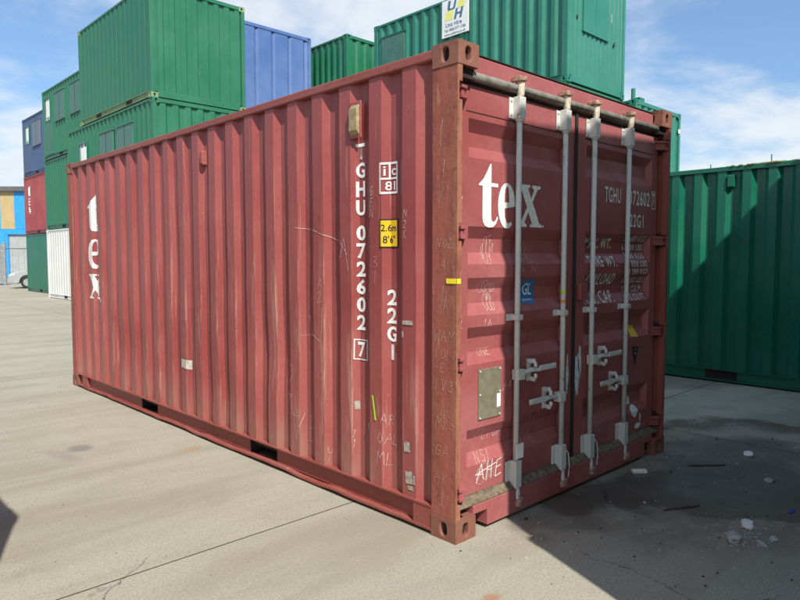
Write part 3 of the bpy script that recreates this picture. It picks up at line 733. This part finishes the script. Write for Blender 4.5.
for u, z, a, b in ((-.372, 1.14, .045, .014), (-.415, 1.075, .014, .018), (-.375, .44, .028, .03), (-.36, .27, .03, .04), (-.345, .212, .026, .014), (-.318, .262, .010, .028), (-.83, .60, .018, .028), (-.71, .49, .018, .022)):
    sdec('worn_patch', poly_mesh([[(u-a*random.uniform(.8, 1), z-b*random.uniform(.8, 1)), (u+a*random.uniform(.8, 1), z-b*random.uniform(.7, 1)), (u+a*random.uniform(.7, 1), z+b), (u-a*.2, z+b*random.uniform(.8, 1.1)), (u-a*random.uniform(.8, 1), z+b*random.uniform(.7, 1))]]), None, grey_tag, .0035)
vb = MB(); vb.prism([(.004, 2.222), (-.014, 2.245), (-.014, 2.375), (.004, 2.398), (.016, 2.398), (.016, 2.222)], 1, .772, .850); vb.build('ventilator', brass, red_c, .006)
vb = MB(); vb.prism([(.008, 2.245), (.000, 2.26), (.000, 2.345), (.008, 2.36), (.052, 2.36), (.052, 2.245)], 1, 2.715, 2.76); vb.build('ventilator', red_rail, red_c, .006)
vb = MB(); vb.box(.006, .0155, .760, .862, 2.204, 2.42); vb.build('ventilator_flange', red, red_c, .003)
MB().box(.0003, .0035, .010, .075, 1.366, 1.392).build('yellow_tape', yellow2, red_c); MB().box(.0, .030, .0002, .0025, 1.366, 1.392).build('yellow_tape', yellow2, red_c)

# ---- chalk scrawls
random.seed(5)
LET = {'A': [[(0, 0), (.4, 1), (.8, 0)], [(.15, .4), (.65, .4)]], 'R': [[(0, 0), (0, 1), (.55, .9), (.6, .65), (.1, .5), (.7, 0)]], 'M': [[(0, 0), (.1, 1), (.4, .4), (.7, 1), (.85, 0)]], 'O': [[(.4, 1), (.05, .6), (.1, .15), (.45, 0), (.75, .4), (.65, .85), (.4, 1)]],
       'N': [[(0, 0), (.05, 1), (.6, .05), (.65, 1)]], '2': [[(0, .8), (.3, 1), (.55, .75), (0, 0), (.65, .05)]], 'L': [[(.05, 1), (0, 0), (.6, .05)]], 'E': [[(.6, 1), (.05, .95), (0, 0), (.6, .05)], [(.02, .5), (.45, .52)]], 'S': [[(.6, .9), (.2, 1), (.1, .65), (.6, .4), (.5, .05), (0, .1)]],
       'W': [[(0, 1), (.2, 0), (.4, .7), (.6, 0), (.85, 1)]], 'I': [[(.2, 1), (.15, 0)]], 'G': [[(.65, .85), (.3, 1), (.05, .5), (.3, 0), (.65, .2), (.62, .5), (.35, .48)]], 'U': [[(0, 1), (.05, .2), (.35, 0), (.6, .2), (.65, 1)]], '1': [[(.1, .75), (.3, 1), (.25, 0)]], '4': [[(.5, 0), (.45, 1), (0, .35), (.7, .35)]], '3': [[(0, .9), (.4, 1), (.5, .7), (.2, .52), (.6, .35), (.4, .02), (0, .1)]], 'K': [[(0, 0), (.05, 1)], [(.6, 1), (.05, .5), (.65, 0)]], 'V': [[(0, 1), (.3, 0), (.65, 1)]], '-': [[(.05, .5), (.5, .5)]], ' ': [], '7': [[(0, 1), (.6, .95), (.2, 0)]], 'P': [[(0, 0), (.05, 1), (.55, .85), (.5, .55), (.05, .5)]], 'H': [[(0, 0), (.05, 1)], [(.6, 1), (.55, 0)], [(.02, .5), (.58, .52)]]}
def scrawl(txt, u, z, h, slant=.15, vert=False, jit=.06):
    out = []; x, y = u, z
    for ch in txt:
        for st in LET.get('O' if ch == '0' else ch, []): out.append([(x + (a*.8 + slant*b + random.uniform(-jit, jit))*h, y + (b + random.uniform(-jit, jit))*h) for a, b in st])
        if vert: y -= h*1.25
        else: x += h*.85
    return out
def squiggle(u, z, a, b, k=40, loops=4, lean=.35):
    out = []; p = random.uniform(0, 6)
    for t in range(k+1):
        f = t/k; th = f*loops*6.28+p; am = .45+.55*math.sin(3.1*f+.4)+.2*math.sin(9*f+p)
        out.append((u + a*(2*f-1) + a*.35*math.cos(th)*am + lean*b*math.sin(th)*am*.4, z + b*math.sin(th)*am + .25*b*math.sin(5*f+p)))
    return [out]
for txt, u, z, h, v in (('O2S', -.735, 1.87, .05, True), ('GEN', -.685, 1.86, .05, True), ('103', -.735, 1.58, .045, True), ('31', -.66, 1.44, .07, True), ('A2', -1.20, 1.30, .07, True), ('I2', -1.78, .55, .22, False), ('ML', -1.6, .42, .14, False), ('AR', -.60, .53, .06, False), ('OAL', -.62, .42, .06, False), ('ML', -.63, .29, .08, False),
                         ('11', -.86, .40, .05, True), ('SNW-L', -1.05, .06, .05, False), ('N2K', -.405, 1.72, .045, True), ('UI', -1.12, .24, .05, True), ('VE', -1.5, .27, .18, False), ('G2', -1.30, 1.34, .09, True)):
    sdec('chalk_mark', strokes_mesh(scrawl(txt, u, z, h, .1, v), .0032), None, chalk) if z > .17 else None
sdec('chalk_mark', strokes_mesh([[(-1.45, 1.70), (-1.25, 1.68), (-1.0, 1.60)], [(-1.02, 1.66), (-.90, 1.52)], [(-1.0, 1.40), (-.93, 1.62), (-.89, 1.42)], [(-1.40, .98), (-1.25, 1.0), (-1.18, .96)], [(-1.33, 1.12), (-1.26, .86)]], .0045), None, chalk)
def post_place(u, z, off): return (.004-off, -u, z)
def pmark(st): decal('chalk_mark', strokes_mesh(st, .0022), None, post_place, [], 0, chalk_p, red_c, .002)
for txt, u, z, h in (('NO2', -.150, 1.55, .050), ('-4I', -.150, 1.44, .045), ('WAM', -.165, 1.06, .06), ('IOLI', -.16, .97, .05), ('-E-', -.16, .90, .05), ('IV3', -.16, .80, .06), ('M2S', -.15, .60, .06), ('GA', -.15, .45, .06), ('HK', -.15, .30, .06)):
    pmark(scrawl(txt, u, z, h))
for a in ((-.095, 1.27, .030, .08, 40, 2), (-.11, 1.9, .012, .12, 20, 1), (-.08, .70, .035, .05, 30, 2), (-.08, .22, .04, .05, 30, 2), (-.12, 2.1, .01, .09, 16, 1)): pmark(squiggle(*a))
def ddec(st, par, wd=.0045, mat=chalk): decal('chalk_mark', strokes_mesh(st, wd), None, door_place, ZBR, 1, mat, par, .002)
for txt, u, z, h, par in (('UNE', .285, .955, .045, D0), ('22-', .26, .50, .05, D0), ('EIGA', .335, .475, .055, D0), ('NSI', .25, .36, .06, D0), ('A4', .48, .74, .05, D0), ('SWF 221', .62, 1.415, .035, D0), ('VL', .63, 1.47, .10, D0), ('1A', .30, 1.115, .045, D0), ('WS', .36, 1.265, .03, D0), ('UNL', .66, .38, .07, D0), ('A2-E', 1.48, .40, .07, D1), ('VU', 1.50, .30, .06, D1), ('MAG', .63, 1.02, .05, D0)):
    ddec(scrawl(txt, u, z, h), par, .0032)
ddec(squiggle(.37, 1.545, .06, .07, 70, 5), D0, .003); ddec(squiggle(.36, 1.335, .07, .035, 60, 4), D0, .003); ddec(squiggle(.38, 1.25, .04, .05, 40, 3), D0, .003)
ddec(scrawl('AHE', .245, .255, .10) + [[(.24, .30), (.42, .335)]], D0, .005, white); ddec(squiggle(.34, .29, .09, .05, 50, 4), D0, .003)
ddec(scrawl('-V%s' % '2' , .093, 1.83, .04, .1, True) + scrawl('S2S', .095, 1.18, .045, .1, True), D0)

# ================================================================== the other containers
teal = paint('teal_green_paint', (.016, .180, .128), .08, .2, .3, .45, .06, 11)
leaf = paint('leaf_green_paint', (.014, .150, .078), .05, .34, .35, .45, .05, 13)
fir = paint('fir_green_paint', (.012, .150, .072), .06, .1, .3, .4, .03, 15)
dkgreen = paint('deep_green_paint', (.006, .140, .080), .03, .2, .45, .33, .06, 17)
blue = paint('dusty_blue_paint', (.070, .145, .36), .14, .1, .3, .55, .05, 19)
navy = paint('navy_blue_paint', (.045, .085, .19), .10, .15, .3, .5, .05, 21)
whitep = paint('white_container_paint', (.74, .74, .70), .05, .12, .25, .5, 0, 23)
maroon = paint('faded_maroon_paint', (.30, .045, .05), .16, .2, .3, .55, .06, 25)
greymat = plain('grey_green_shutter', (.060, .165, .130), .5, .0, .15, 4, .03)
navysh = plain('grey_blue_shutter', (.13, .17, .22), .5, .0, .15, 4, .03)
pale_rail = paint('dusty_pale_green_rail', (.16, .26, .13), .25, .5, .4, .7, .2, 27)
glass = plain('window_board', (.55, .60, .60), .3, 0, .3, 3, 0)
SHALLOW = dict(o=.12, s=.022, i=.12, d=.016)
WIDE = dict(o=.40, s=.05, i=.03, d=.035)
CLAD = dict(o=.10, s=.022, i=.036, d=.028)
T1, T2 = H0+.004, 2*(H0+.004)
def shutter(root, y0, y1, z0, z1, mat, two=True, name='window_shutter'):
    s_ = MB().box(-.012, .02, y0, y1, z0, z1).build(name, mat, root, .004)
    if two: MB().box(-.016, -.0115, (y0+y1)/2-.008, (y0+y1)/2+.008, z0, z1).build('meeting_strip', dark, s_)
    MB().box(-.03, .01, y0-.03, y1+.03, z1+.002, z1+.035).build('drip_rail', mat, s_)
    MB().box(-.02, .01, y0-.02, y1+.02, z0-.03, z0-.002).build('lower_rail', mat, s_)
    return s_
def window(root, y0, y1, z0, z1):
    f = MB(); f.box(-.014, .03, y0-.04, y0, z0-.04, z1+.04); f.box(-.014, .03, y1, y1+.04, z0-.04, z1+.04); f.box(-.014, .03, y0, y1, z1, z1+.04); f.box(-.014, .03, y0, y1, z0-.04, z0)
    f = f.build('window', dkgreen, root); MB().box(.012, .02, y0, y1, z0, z1).build('pane', glass, f)
    MB().box(.004, .010, y0+.12*(y1-y0), y0+.8*(y1-y0), z0+.15*(z1-z0), z1-.1*(z1-z0)).build('notice', label_w, f)
    return f
GS = 'containers stacked in the yard'
# big green box on the top of the tall left stack, and those under it
g1 = container('light green windowless container topmost on the left stack', (3.88, 12.70, T2), leaf, L=4.80, side=SHALLOW, group=GS, brail=pale_rail, cast=pale_rail, end=dict(o=.115, s=.03, i=.108, d=.035))
g2 = container('green container with double shutters between the red roof and windowless green box', (3.89, 12.66, T1), leaf, group=GS, rail=leaf)
for a, b in ((1.30+.25, 2.50), (.28, 1.28)): shutter(g2, 12.66+0-12.66+a+.9, b+.9+12.66-12.66, 1.25, 2.18, greymat)
window(g2, 4.40, 5.0, 1.15, 2.10)
container('bottom green container under the shuttered one on the left stack', (3.90, 12.68, 0), leaf, group=GS)
# blue neighbour
container('dusty blue container with wide flat panels on the top tier', (6.45, 13.42, T2), blue, group=GS, end=WIDE, phe=.18)
container('middle blue container under the dusty blue panelled one', (6.45, 13.44, T1), blue, group=GS, end=WIDE)
container('bottom grey blue container under the dusty blue stack', (6.45, 13.46, 0), navy, group=GS)
# dark green corner-on box
g6 = container('bright green container seen corner on between the blue and sign bearing boxes', (9.35, 12.38, T2), fir, group=GS, phe=.1)
e_ = MB(); e_.box(1.28, 2.12, -.010, .03, .45, 1.93); f_ = e_.build('hatch_frame', fir, g6, .004); MB().box(1.34, 2.06, -.016, -.011, .50, 1.72).build('hatch_opening', dark, f_)
container('middle green container beneath the corner on green box', (9.36, 12.40, T1), fir, group=GS)
container('bottom green container beneath the corner on green box', (9.36, 12.42, 0), dkgreen, group=GS)
# sign bearing box
g7 = container('teal green container on the top tier carrying the white hire sign', (9.58, 5.43, T2), teal, group=GS, side=dict(o=.09, s=.07, i=.09, d=.045), end=CLAD, phe=.16, rail=teal)
sg = MB().box(-.022, .004, 2.68, 3.52, 1.67, 2.545).build('sign_board', label_w, g7)
def g7_place(u, z, off): return (-.022-off, -u, z)
def g7d(name, me, rect, mat): decal(name, me, rect, g7_place, [], 0, mat, sg, .003)
g7d('print', poly_mesh([[(-3.42, 2.06), (-3.17, 2.06), (-3.13, 2.28), (-3.38, 2.28)], [(-3.02, 2.28), (-2.80, 2.28), (-2.77, 2.50), (-2.98, 2.50)]]), None, sign_yel)
U_ = [[(0, 1), (-.12, .25), (-.05, .03), (.25, 0), (.55, .0), (.72, .12), (.9, 1), (.68, 1), (.54, .28), (.44, .18), (.22, .18), (.14, .28), (.26, 1)]]
g7d('print', outline_mesh(U_), (-3.34, -3.04, 2.28, 2.51), sign_blue)
H_ = [[(0, 0), (.22, 0), (.30, .42), (.62, .42), (.54, 0), (.76, 0), (.95, 1), (.73, 1), (.65, .60), (.33, .60), (.41, 1), (.19, 1)]]
g7d('print', outline_mesh(H_), (-3.13, -2.83, 2.04, 2.28), sign_blue)
g7d('lettering', text_mesh('Unit Hire'), (-3.40, -2.88, 1.90, 2.00), sign_blue); g7d('lettering', text_mesh('Tel: 0800 077 1186'), (-3.44, -2.76, 1.79, 1.86), sign_blue); g7d('lettering', text_mesh('www.unithire.co.uk'), (-3.44, -2.76, 1.70, 1.755), sign_blue)
dr = MB().box(-.008, .03, 4.86, 5.74, .16, 2.20).build('side_door', greymat, g7, .004); MB().box(-.02, .0, 4.80, 5.80, 2.202, 2.235).build('door_drip', dkgreen, dr); MB().box(-.03, -.008, 5.62, 5.66, 1.0, 1.15).build('handle', galv, dr)
pn = MB().box(.60, 1.62, -.008, .02, 1.18, 2.30).build('end_shutter', teal, g7, .003); MB().box(1.10, 1.106, -.0105, -.007, 1.18, 2.30).build('meeting_strip', dkgreen, pn); MB().box(.57, 1.66, -.02, .01, 1.145, 1.178).build('lower_rail', teal, pn)
for u in (.36, 1.93): MB().box(u-.02, u+.02, -.004, .012, 1.35 if u < 1 else 1.12, 1.42 if u < 1 else 1.19).build('vent_hole', dark, g7)
def g7end(u, z, off): return (u, .004-off, z)
decal('lettering', text_mesh('0'), (1.78, 1.80, 1.6, 1.8), g7end, [], 0, white, g7, .003)
g7side = corr(.15, L0-.15, ph=.33, o=.09, s=.07, i=.09, d=.045)
decal('lettering', text_mesh('7186'), (-.90, -.55, 2.05, 2.15), lambda u, z, off: (prof_at(g7side, -u)-off, -u, z), [-p[0] for p in g7side], 0, white, g7, .004)
container('middle green container beneath the sign bearing teal box', (9.58, 5.46, T1), leaf, group=GS)
container('bottom green container beneath the sign bearing teal box', (9.58, 5.44, 0), leaf, group=GS)
# pair behind, at the right
g8 = container('pale green container whose corner peeks out right of the red doors', (12.06, 5.16, T1), teal, group=GS)
MB().tube([(.10, .12, H0-.02), (.10, .12, H0+.26)], .05, 8).build('roof_stub', teal, g8); MB().box(.28, .52, .05, .2, H0-.02, H0+.09).build('twist_lock', dkgreen, g8)
MB().box(2.30, 2.40, -.006, .004, 2.10, 2.20).build('white_tag', label_w, g8)
container('lower green container under the peeking pale green one', (12.06, 5.18, 0), leaf, group=GS)
# three tier stack further back
g3 = container('green office container with window and shutters on top of the white base stack', (5.12, 19.45, T2), leaf, group=GS, side=STD)
window(g3, 5.10, 5.72, 1.45, 2.25); shutter(g3, 3.45, 4.55, 1.30, 2.28, greymat); shutter(g3, 1.75, 2.85, 1.30, 2.28, greymat)
MB().box(-.006, .03, 4.80, 5.80, .18, 1.40).build('side_door', leaf, g3, .004)
container('light green container between the white base and the office container', (5.14, 19.47, T1), leaf, group=GS)
container('white container at the bottom of the further stack', (5.12, 19.45, 0), whitep, group=GS, side=SHALLOW, cast=whitep)
b1 = container('navy blue container with window topmost on the furthest stack', (5.95, 25.60, T2), navy, group=GS)
window(b1, 5.0, 5.55, 1.45, 2.20); shutter(b1, 3.3, 4.5, 1.25, 2.28, navysh); MB().box(-.006, .03, 4.75, 5.8, .18, 1.40).build('side_door', navy, b1, .004)
r1 = container('faded maroon container with white mark in the middle of the furthest stack', (5.93, 25.58, T1), maroon, group=GS)
mp = corr(.15, L0-.15, ph=.33, **STD)
for loops, rect in ((GT, (-5.46, -5.14, 1.72, 2.15)), (GE, (-5.46, -5.14, 1.30, 1.62)), (GX, (-5.46, -5.12, .92, 1.22))):
    decal('lettering', outline_mesh(loops), rect, lambda u, z, off: (prof_at(mp, -u)-off, -u, z), [-p[0] for p in mp], 0, white, r1, .004)
container('dark green container at the bottom of the furthest stack beside the car', (5.95, 25.60, 0), dkgreen, group=GS, side=SHALLOW)
# shaded green box on the right
g9 = container('deep green container half in shade beyond the red doors', (5.70, -3.26, 0), dkgreen, group=GS, phs=.325+.13, rail=dkgreen, side=dict(o=.092, s=.045, i=.095, d=.046))
vb = MB(); vb.prism([(-.006, 2.345), (-.006, 2.47), (.004, 2.485), (.06, 2.485), (.06, 2.335), (.004, 2.335)], 1, 3.965, 4.035); vb.build('ventilator', dkgreen, g9, .004)
moss = plain('yellow_moss', (.30, .30, .06), .95, 0, .5, 60, .5)
random.seed(3)
mm = MB()
for k in range(60):
    y = random.gauss(3.62, .22); s_ = random.uniform(.006, .016); x = random.uniform(.0, .07)
    mm.box(x-s_, x+s_, y-s_*1.8, y+s_*1.8, H0-.012, H0-.012+s_)
tag(mm.build('moss', moss, g9), kind='stuff')
for y, h in ((3.58, .11), (4.25, .06)): MB().tube([(.05, y, H0-.02), (.052, y+.004, H0-.02+h)], .006, 5).build('roof_stud', dkgreen, g9)
# unseen neighbours whose shadows fall into the picture: the stack behind the camera and the box at its left
cy = R(3.0)
tx = .43 - .353/.936*0  # shadow edge foot at the sill
def back(px_, pz, h):      # ground point of a vertical edge of height h whose top shadows (px_, 0, pz)
    t_ = (h-pz)/math.tan(SUN_EL); return (px_ + SUN_H.x*t_, SUN_H.y*t_ + .05)
bx_, by_ = back(.43, 2.30, 2*H0)
def stack_loc(ox): # container's (0, L) corner is at bx_, by_; long axis along +x after -90 deg turn
    return ox
for k, (dx, lab, mt) in enumerate(((0, 'leaf green container behind the photographer at the foot of a pair', leaf), (.045, 'leaf green container behind the photographer on top of a pair', leaf))):
    yaw = R(-90) + cy
    # local (0,0) -> near-left back corner; local +y runs along world +x, local +x runs along world -y
    o = container(lab, (bx_+dx, by_, (0, T1)[k]), mt, yaw=yaw, group='containers behind the photographer')
cl_ = container('red oxide container standing left of the photographer', (-1.546-.353*H0/math.tan(SUN_EL)-W0, 2.007-.936*H0/math.tan(SUN_EL), 0), red, group='containers behind the photographer')

# ================================================================== far left: building, gate, car
def at(px, depth, z):
    fh = Vector((math.sin(YAW), math.cos(YAW), 0)); p = CAM + fh*depth + RGT*((px-400)/654.9*depth); return Vector((p.x, p.y, z))
clad_b = plain('blue_cladding', (.03, .28, .68), .4, 0, .08, 2, 0)
clad_g = plain('gold_cladding', (.42, .32, .16), .45, 0, .08, 2, 0)
roofg = plain('grey_roof_trim', (.10, .095, .10), .6, 0, .1, 2, 0)
shut = plain('grey_roller_shutter', (.36, .37, .37), .5, .0, .1, 3, 0)
o0 = at(0, 47, 0); bld = tag(empty('industrial_building', o0, -YAW), 'industrial unit with blue and gold cladding behind the far stack', 'building')
# local x = camera right, local y = away
k26 = 47/654.9
MB().box(-14, 9, .35, 14, 0, 6.3).build('wall', plain('grey_wall_core', (.3, .3, .3), .7, 0, .1, 2, 0), bld)
edges = [(-14, -9, clad_b), (-9, -4, clad_g), (-4, .09, clad_b), (.09, 1.08, clad_g), (1.08, 5, clad_b), (5, 9, clad_g)]
for a, b, mt in edges:
    cp = corr(a+.002, b-.002, o=.10, s=.02, i=.06, d=.02, base=.0)
    wall(cp, 3.62, 6.30, lambda u, d, z: (u, .22+d, z)).build('cladding_panel', mt, bld)
MB().box(-14.3, 9.3, -.05, 14.3, 6.30, 6.62).build('roof_edge', roofg, bld)
MB().box(.35, 9, .10, .34, 3.22, 3.60).build('door_beam', clad_b, bld); MB().box(.35, .62, .12, .345, 0, 3.22).build('door_post', clad_b, bld); MB().box(-14, .34, .12, .345, 0, 3.60).build('lower_wall', clad_b, bld)
sm = corr(.02, 3.2, o=.07, s=.01, i=.01, d=.012, base=0.)
m = MB()
for (u0, d0), (u1, d1) in zip(sm, sm[1:]): m.quad((.63, .24+d0, u0), (8.9, .24+d0, u0), (8.9, .24+d1, u1), (.63, .24+d1, u1))
m.build('roller_shutter', shut, bld)
pale_g = plain('dull_grey_steel', (.26, .27, .27), .6, .1, .2, 5, 0)
o1 = at(5.5, 37, 0); gate = tag(empty('security_gate', o1, -YAW), 'grey steel security gate at the left edge in front of the building', 'gate')
MB().box(-.06, .06, -.06, .06, 0, 2.42).build('post', pale_g, gate, .01)
for k in range(26):
    MB().box(-.20-.125*k, -.09-.125*k, -.01, .01, .08, 2.30).build('pale', pale_g, gate)
for z in (.35, 2.0): MB().box(-3.4, -.06, .012, .05, z, z+.06).build('gate_rail', pale_g, gate)
MB().tube([(.06, 0, 2.06), (3.4, 0, 2.04)], .028, 8).build('top_bar', roofg, gate); MB().box(3.4, 3.5, -.05, .05, 0, 2.42).build('post', pale_g, gate)
for k in range(9): MB().tube([(.45+.33*k, .0, 2.04), (.45+.33*k, 0, .12)], .008, 5).build('wire', pale_g, gate)
# car, nose to the left
carp = plain('silver_car_paint', (.46, .47, .48), .28, .5, .05, 2, 0)
tyre = plain('tyre_rubber', (.02, .02, .02), .85, 0, .2); rim = plain('alloy_rim', (.45, .45, .46), .35, .6, .1); cglass = plain('car_glass', (.03, .04, .045), .1, 0, .1); lamp = plain('headlamp_lens', (.6, .62, .62), .15, 0, .1)
o2 = at(27.5, 32.8, 0); car = tag(empty('parked_car', o2, -YAW + R(14)), 'silver car nosing out from behind the dark green base container', 'car')
# local: front wheel centre at x=0, nose at -x, body to +x
prof = [(-.86, .30), (-.90, .48), (-.84, .66), (-.60, .80), (-.05, .93), (.30, .98), (.95, 1.38), (1.5, 1.46), (2.4, 1.43), (2.95, 1.30), (3.28, .98), (3.36, .75), (3.34, .35), (2.95, .25)]
prof += [(2.60+.36*math.cos(a), .31+.36*math.sin(a)) for a in [R(10*k) for k in range(0, 19)]]
prof += [(.40, .22)] + [(.36*math.cos(a), .31+.36*math.sin(a)) for a in [R(10*k) for k in range(0, 19)]] + [(-.50, .24)]
MB().prism([(x, z) for x, z in prof], 1, -.02, 1.70).build('body', carp, car, .05)
for s_, y in ((-1, -.024), (1, 1.704)):
    MB().prism([(.42, .99), (1.02, 1.36), (1.5, 1.41), (2.3, 1.38), (2.75, 1.05)], 1, min(y, y+.01), max(y, y+.01)).build('side_window', cglass, car)
    hl = MB().prism([(-.86, .60), (-.80, .72), (-.52, .80), (-.60, .66)], 1, y-.012 if s_ < 0 else y-.15, y+.15 if s_ < 0 else y+.012); hl.build('headlight', lamp, car, .01)
    for wx in (0, 2.60):
        yy = -.03 if s_ < 0 else 1.52
        wt = MB().tube([(wx, yy, .31), (wx, yy+.20, .31)], .31, 24).build('wheel', tyre, car, .03)
        yf = -.042 if s_ < 0 else 1.722
        MB().tube([(wx, yf, .31), (wx, yf+.012, .31)], .19, 10).build('rim', rim, wt)
MB().box(-.91, -.84, .25, 1.45, .34, .44).build('lower_grille', tyre, car); MB().box(-.915, -.85, .6, 1.1, .46, .56).build('number_plate', label_w, car); MB().box(-.89, -.80, .40, 1.30, .60, .68).build('grille', tyre, car)
MB().prism([(.30, .985), (.96, 1.385), (.98, 1.37), (.34, .975)], 1, .12, 1.56).build('windscreen', cglass, car)

# ================================================================== litter on the ground
rub = plain('pale_rubble', (.46, .44, .40), .95, 0, .35, 60, .5); rub_w = plain('white_plaster', (.78, .76, .72), .9, 0, .15, 40, .3); wood = plain('dark_wood_splinter', (.07, .04, .028), .85, 0, .4, 30, .3)
def chunk(name, label, x, y, sx, sy, sz, mat, seed, rz=0, group=None, cat='rubble'):
    b = bmesh.new(); bmesh.ops.create_icosphere(b, subdivisions=2, radius=1)
    for v in b.verts:
        k = 1 + .55*mnoise.noise(v.co*1.6 + Vector((seed*3.7, 0, 0))) + .25*mnoise.noise(v.co*4.1 + Vector((seed, 2, 0)))
        v.co = Vector((v.co.x*sx*k, v.co.y*sy*k, v.co.z*sz*k))
    zmin = min(v.co.z for v in b.verts)
    for v in b.verts: v.co.z = max(v.co.z, zmin*.45)
    zmin = min(v.co.z for v in b.verts)
    me = bpy.data.meshes.new(name); b.to_mesh(me); b.free(); me.materials.append(mat)
    o = link(name, me, None, (x, y, -zmin-.002)); o.rotation_euler = (0, 0, rz); tag(o, label, cat, group); return o
chunk('plaster_lump', 'largest white crumbled lump on the shaded concrete at right', 1.36, -.965, .055, .034, .026, rub_w, 1, .6, 'rubble in front of the doors')
chunk('rubble_lump', 'grey crumbled lump left of the largest white lump', 1.13, -.975, .062, .040, .022, rub, 2, .3, 'rubble in front of the doors')
chunk('rubble_lump', 'small grey lump below the largest white lump', 1.165, -1.10, .032, .018, .014, rub, 3, .9, 'rubble in front of the doors')
chunk('rubble_lump', 'flat grey lump right of the crumbled pile', 1.285, -1.125, .034, .022, .010, rub, 4, .2, 'rubble in front of the doors')
chunk('rubble_lump', 'pale lump on the silt between the doors and deep green container', 2.79, -.50, .055, .035, .02, rub_w, 6, .5, 'rubble in front of the doors')
chunk('rubble_lump', 'grey lump near the right edge of the damp patch', 2.26, -.80, .032, .025, .016, rub, 8, .1, 'rubble in front of the doors')
bl = MB().box(-.052, .052, -.020, .020, 0, .026).build('white_block', rub_w, None, .006, loc=(1.80, -.115, -.001)); bl.rotation_euler = (0, 0, R(-40)); tag(bl, 'white rectangular block beside the rear end of the door sill', 'block')
for lab, x, y, ln, rz in (('long dark wood splinter lying on the damp concrete', 1.36, -.60, .13, R(-28)), ('dark splinter nearest the deep green container', 2.30, -.38, .14, R(-42)), ('short dark splinter beneath the door sill', 1.24, -.17, .07, R(30))):
    s_ = MB().prism([(-ln, -.006), (-ln*.3, -.010), (ln*.6, -.007), (ln, .001), (ln*.4, .009), (-ln*.7, .007)], 2, 0, .010).build('wood_splinter', wood, None, .002, loc=(x, y, -.001)); s_.rotation_euler = (0, 0, rz); tag(s_, lab, 'splinter')
bs = MB().prism([(-.05, -.010), (.03, -.014), (.055, .0), (.02, .014), (-.04, .010)], 2, 0, .006).build('plastic_scrap', plain('blue_plastic', (.03, .05, .30), .4, 0, .1), None, .001, loc=(1.78, -1.07, -.001)); tag(bs, 'blue plastic scrap near the right edge of the picture', 'scrap')
random.seed(12)
gm = MB(); gm2 = MB()
for k in range(520):
    x, y = random.uniform(-.1, 3.6), random.uniform(-1.7, .6)
    if y > -.02 and x < 2.5: continue
    s_ = random.uniform(.002, .0075)*(1 if random.random() < .92 else 1.8); t_ = gm if random.random() < .6 else gm2
    a = random.uniform(0, 3); ca, sa = math.cos(a)*s_, math.sin(a)*s_
    t_.prism([(x+ca, y+sa), (x-sa*.6, y+ca*.6), (x-ca, y-sa), (x+sa*.7, y-ca*.7)], 2, -.002, s_*.7)
for k in range(60):
    x, y = random.gauss(1.2, .12), random.gauss(-1.02, .06); s_ = random.uniform(.004, .012)
    gm.prism([(x+s_, y), (x, y+s_*.8), (x-s_, y), (x, y-s_*.7)], 2, -.002, s_*.9)
for k in range(110):
    x, y = random.uniform(-2.0, -.05), random.uniform(-.9, 7)
    s_ = random.uniform(.0015, .004)
    gm2.prism([(x+s_, y), (x, y+s_*.8), (x-s_, y), (x, y-s_*.7)], 2, -.002, s_*.6)
tag(gm.build('pale_grit', rub), 'pale stone grit scattered over the concrete', 'grit', kind='stuff'); tag(gm2.build('dark_grit', wood), 'dark leaf crumbs and grit scattered over the concrete', 'grit', kind='stuff')
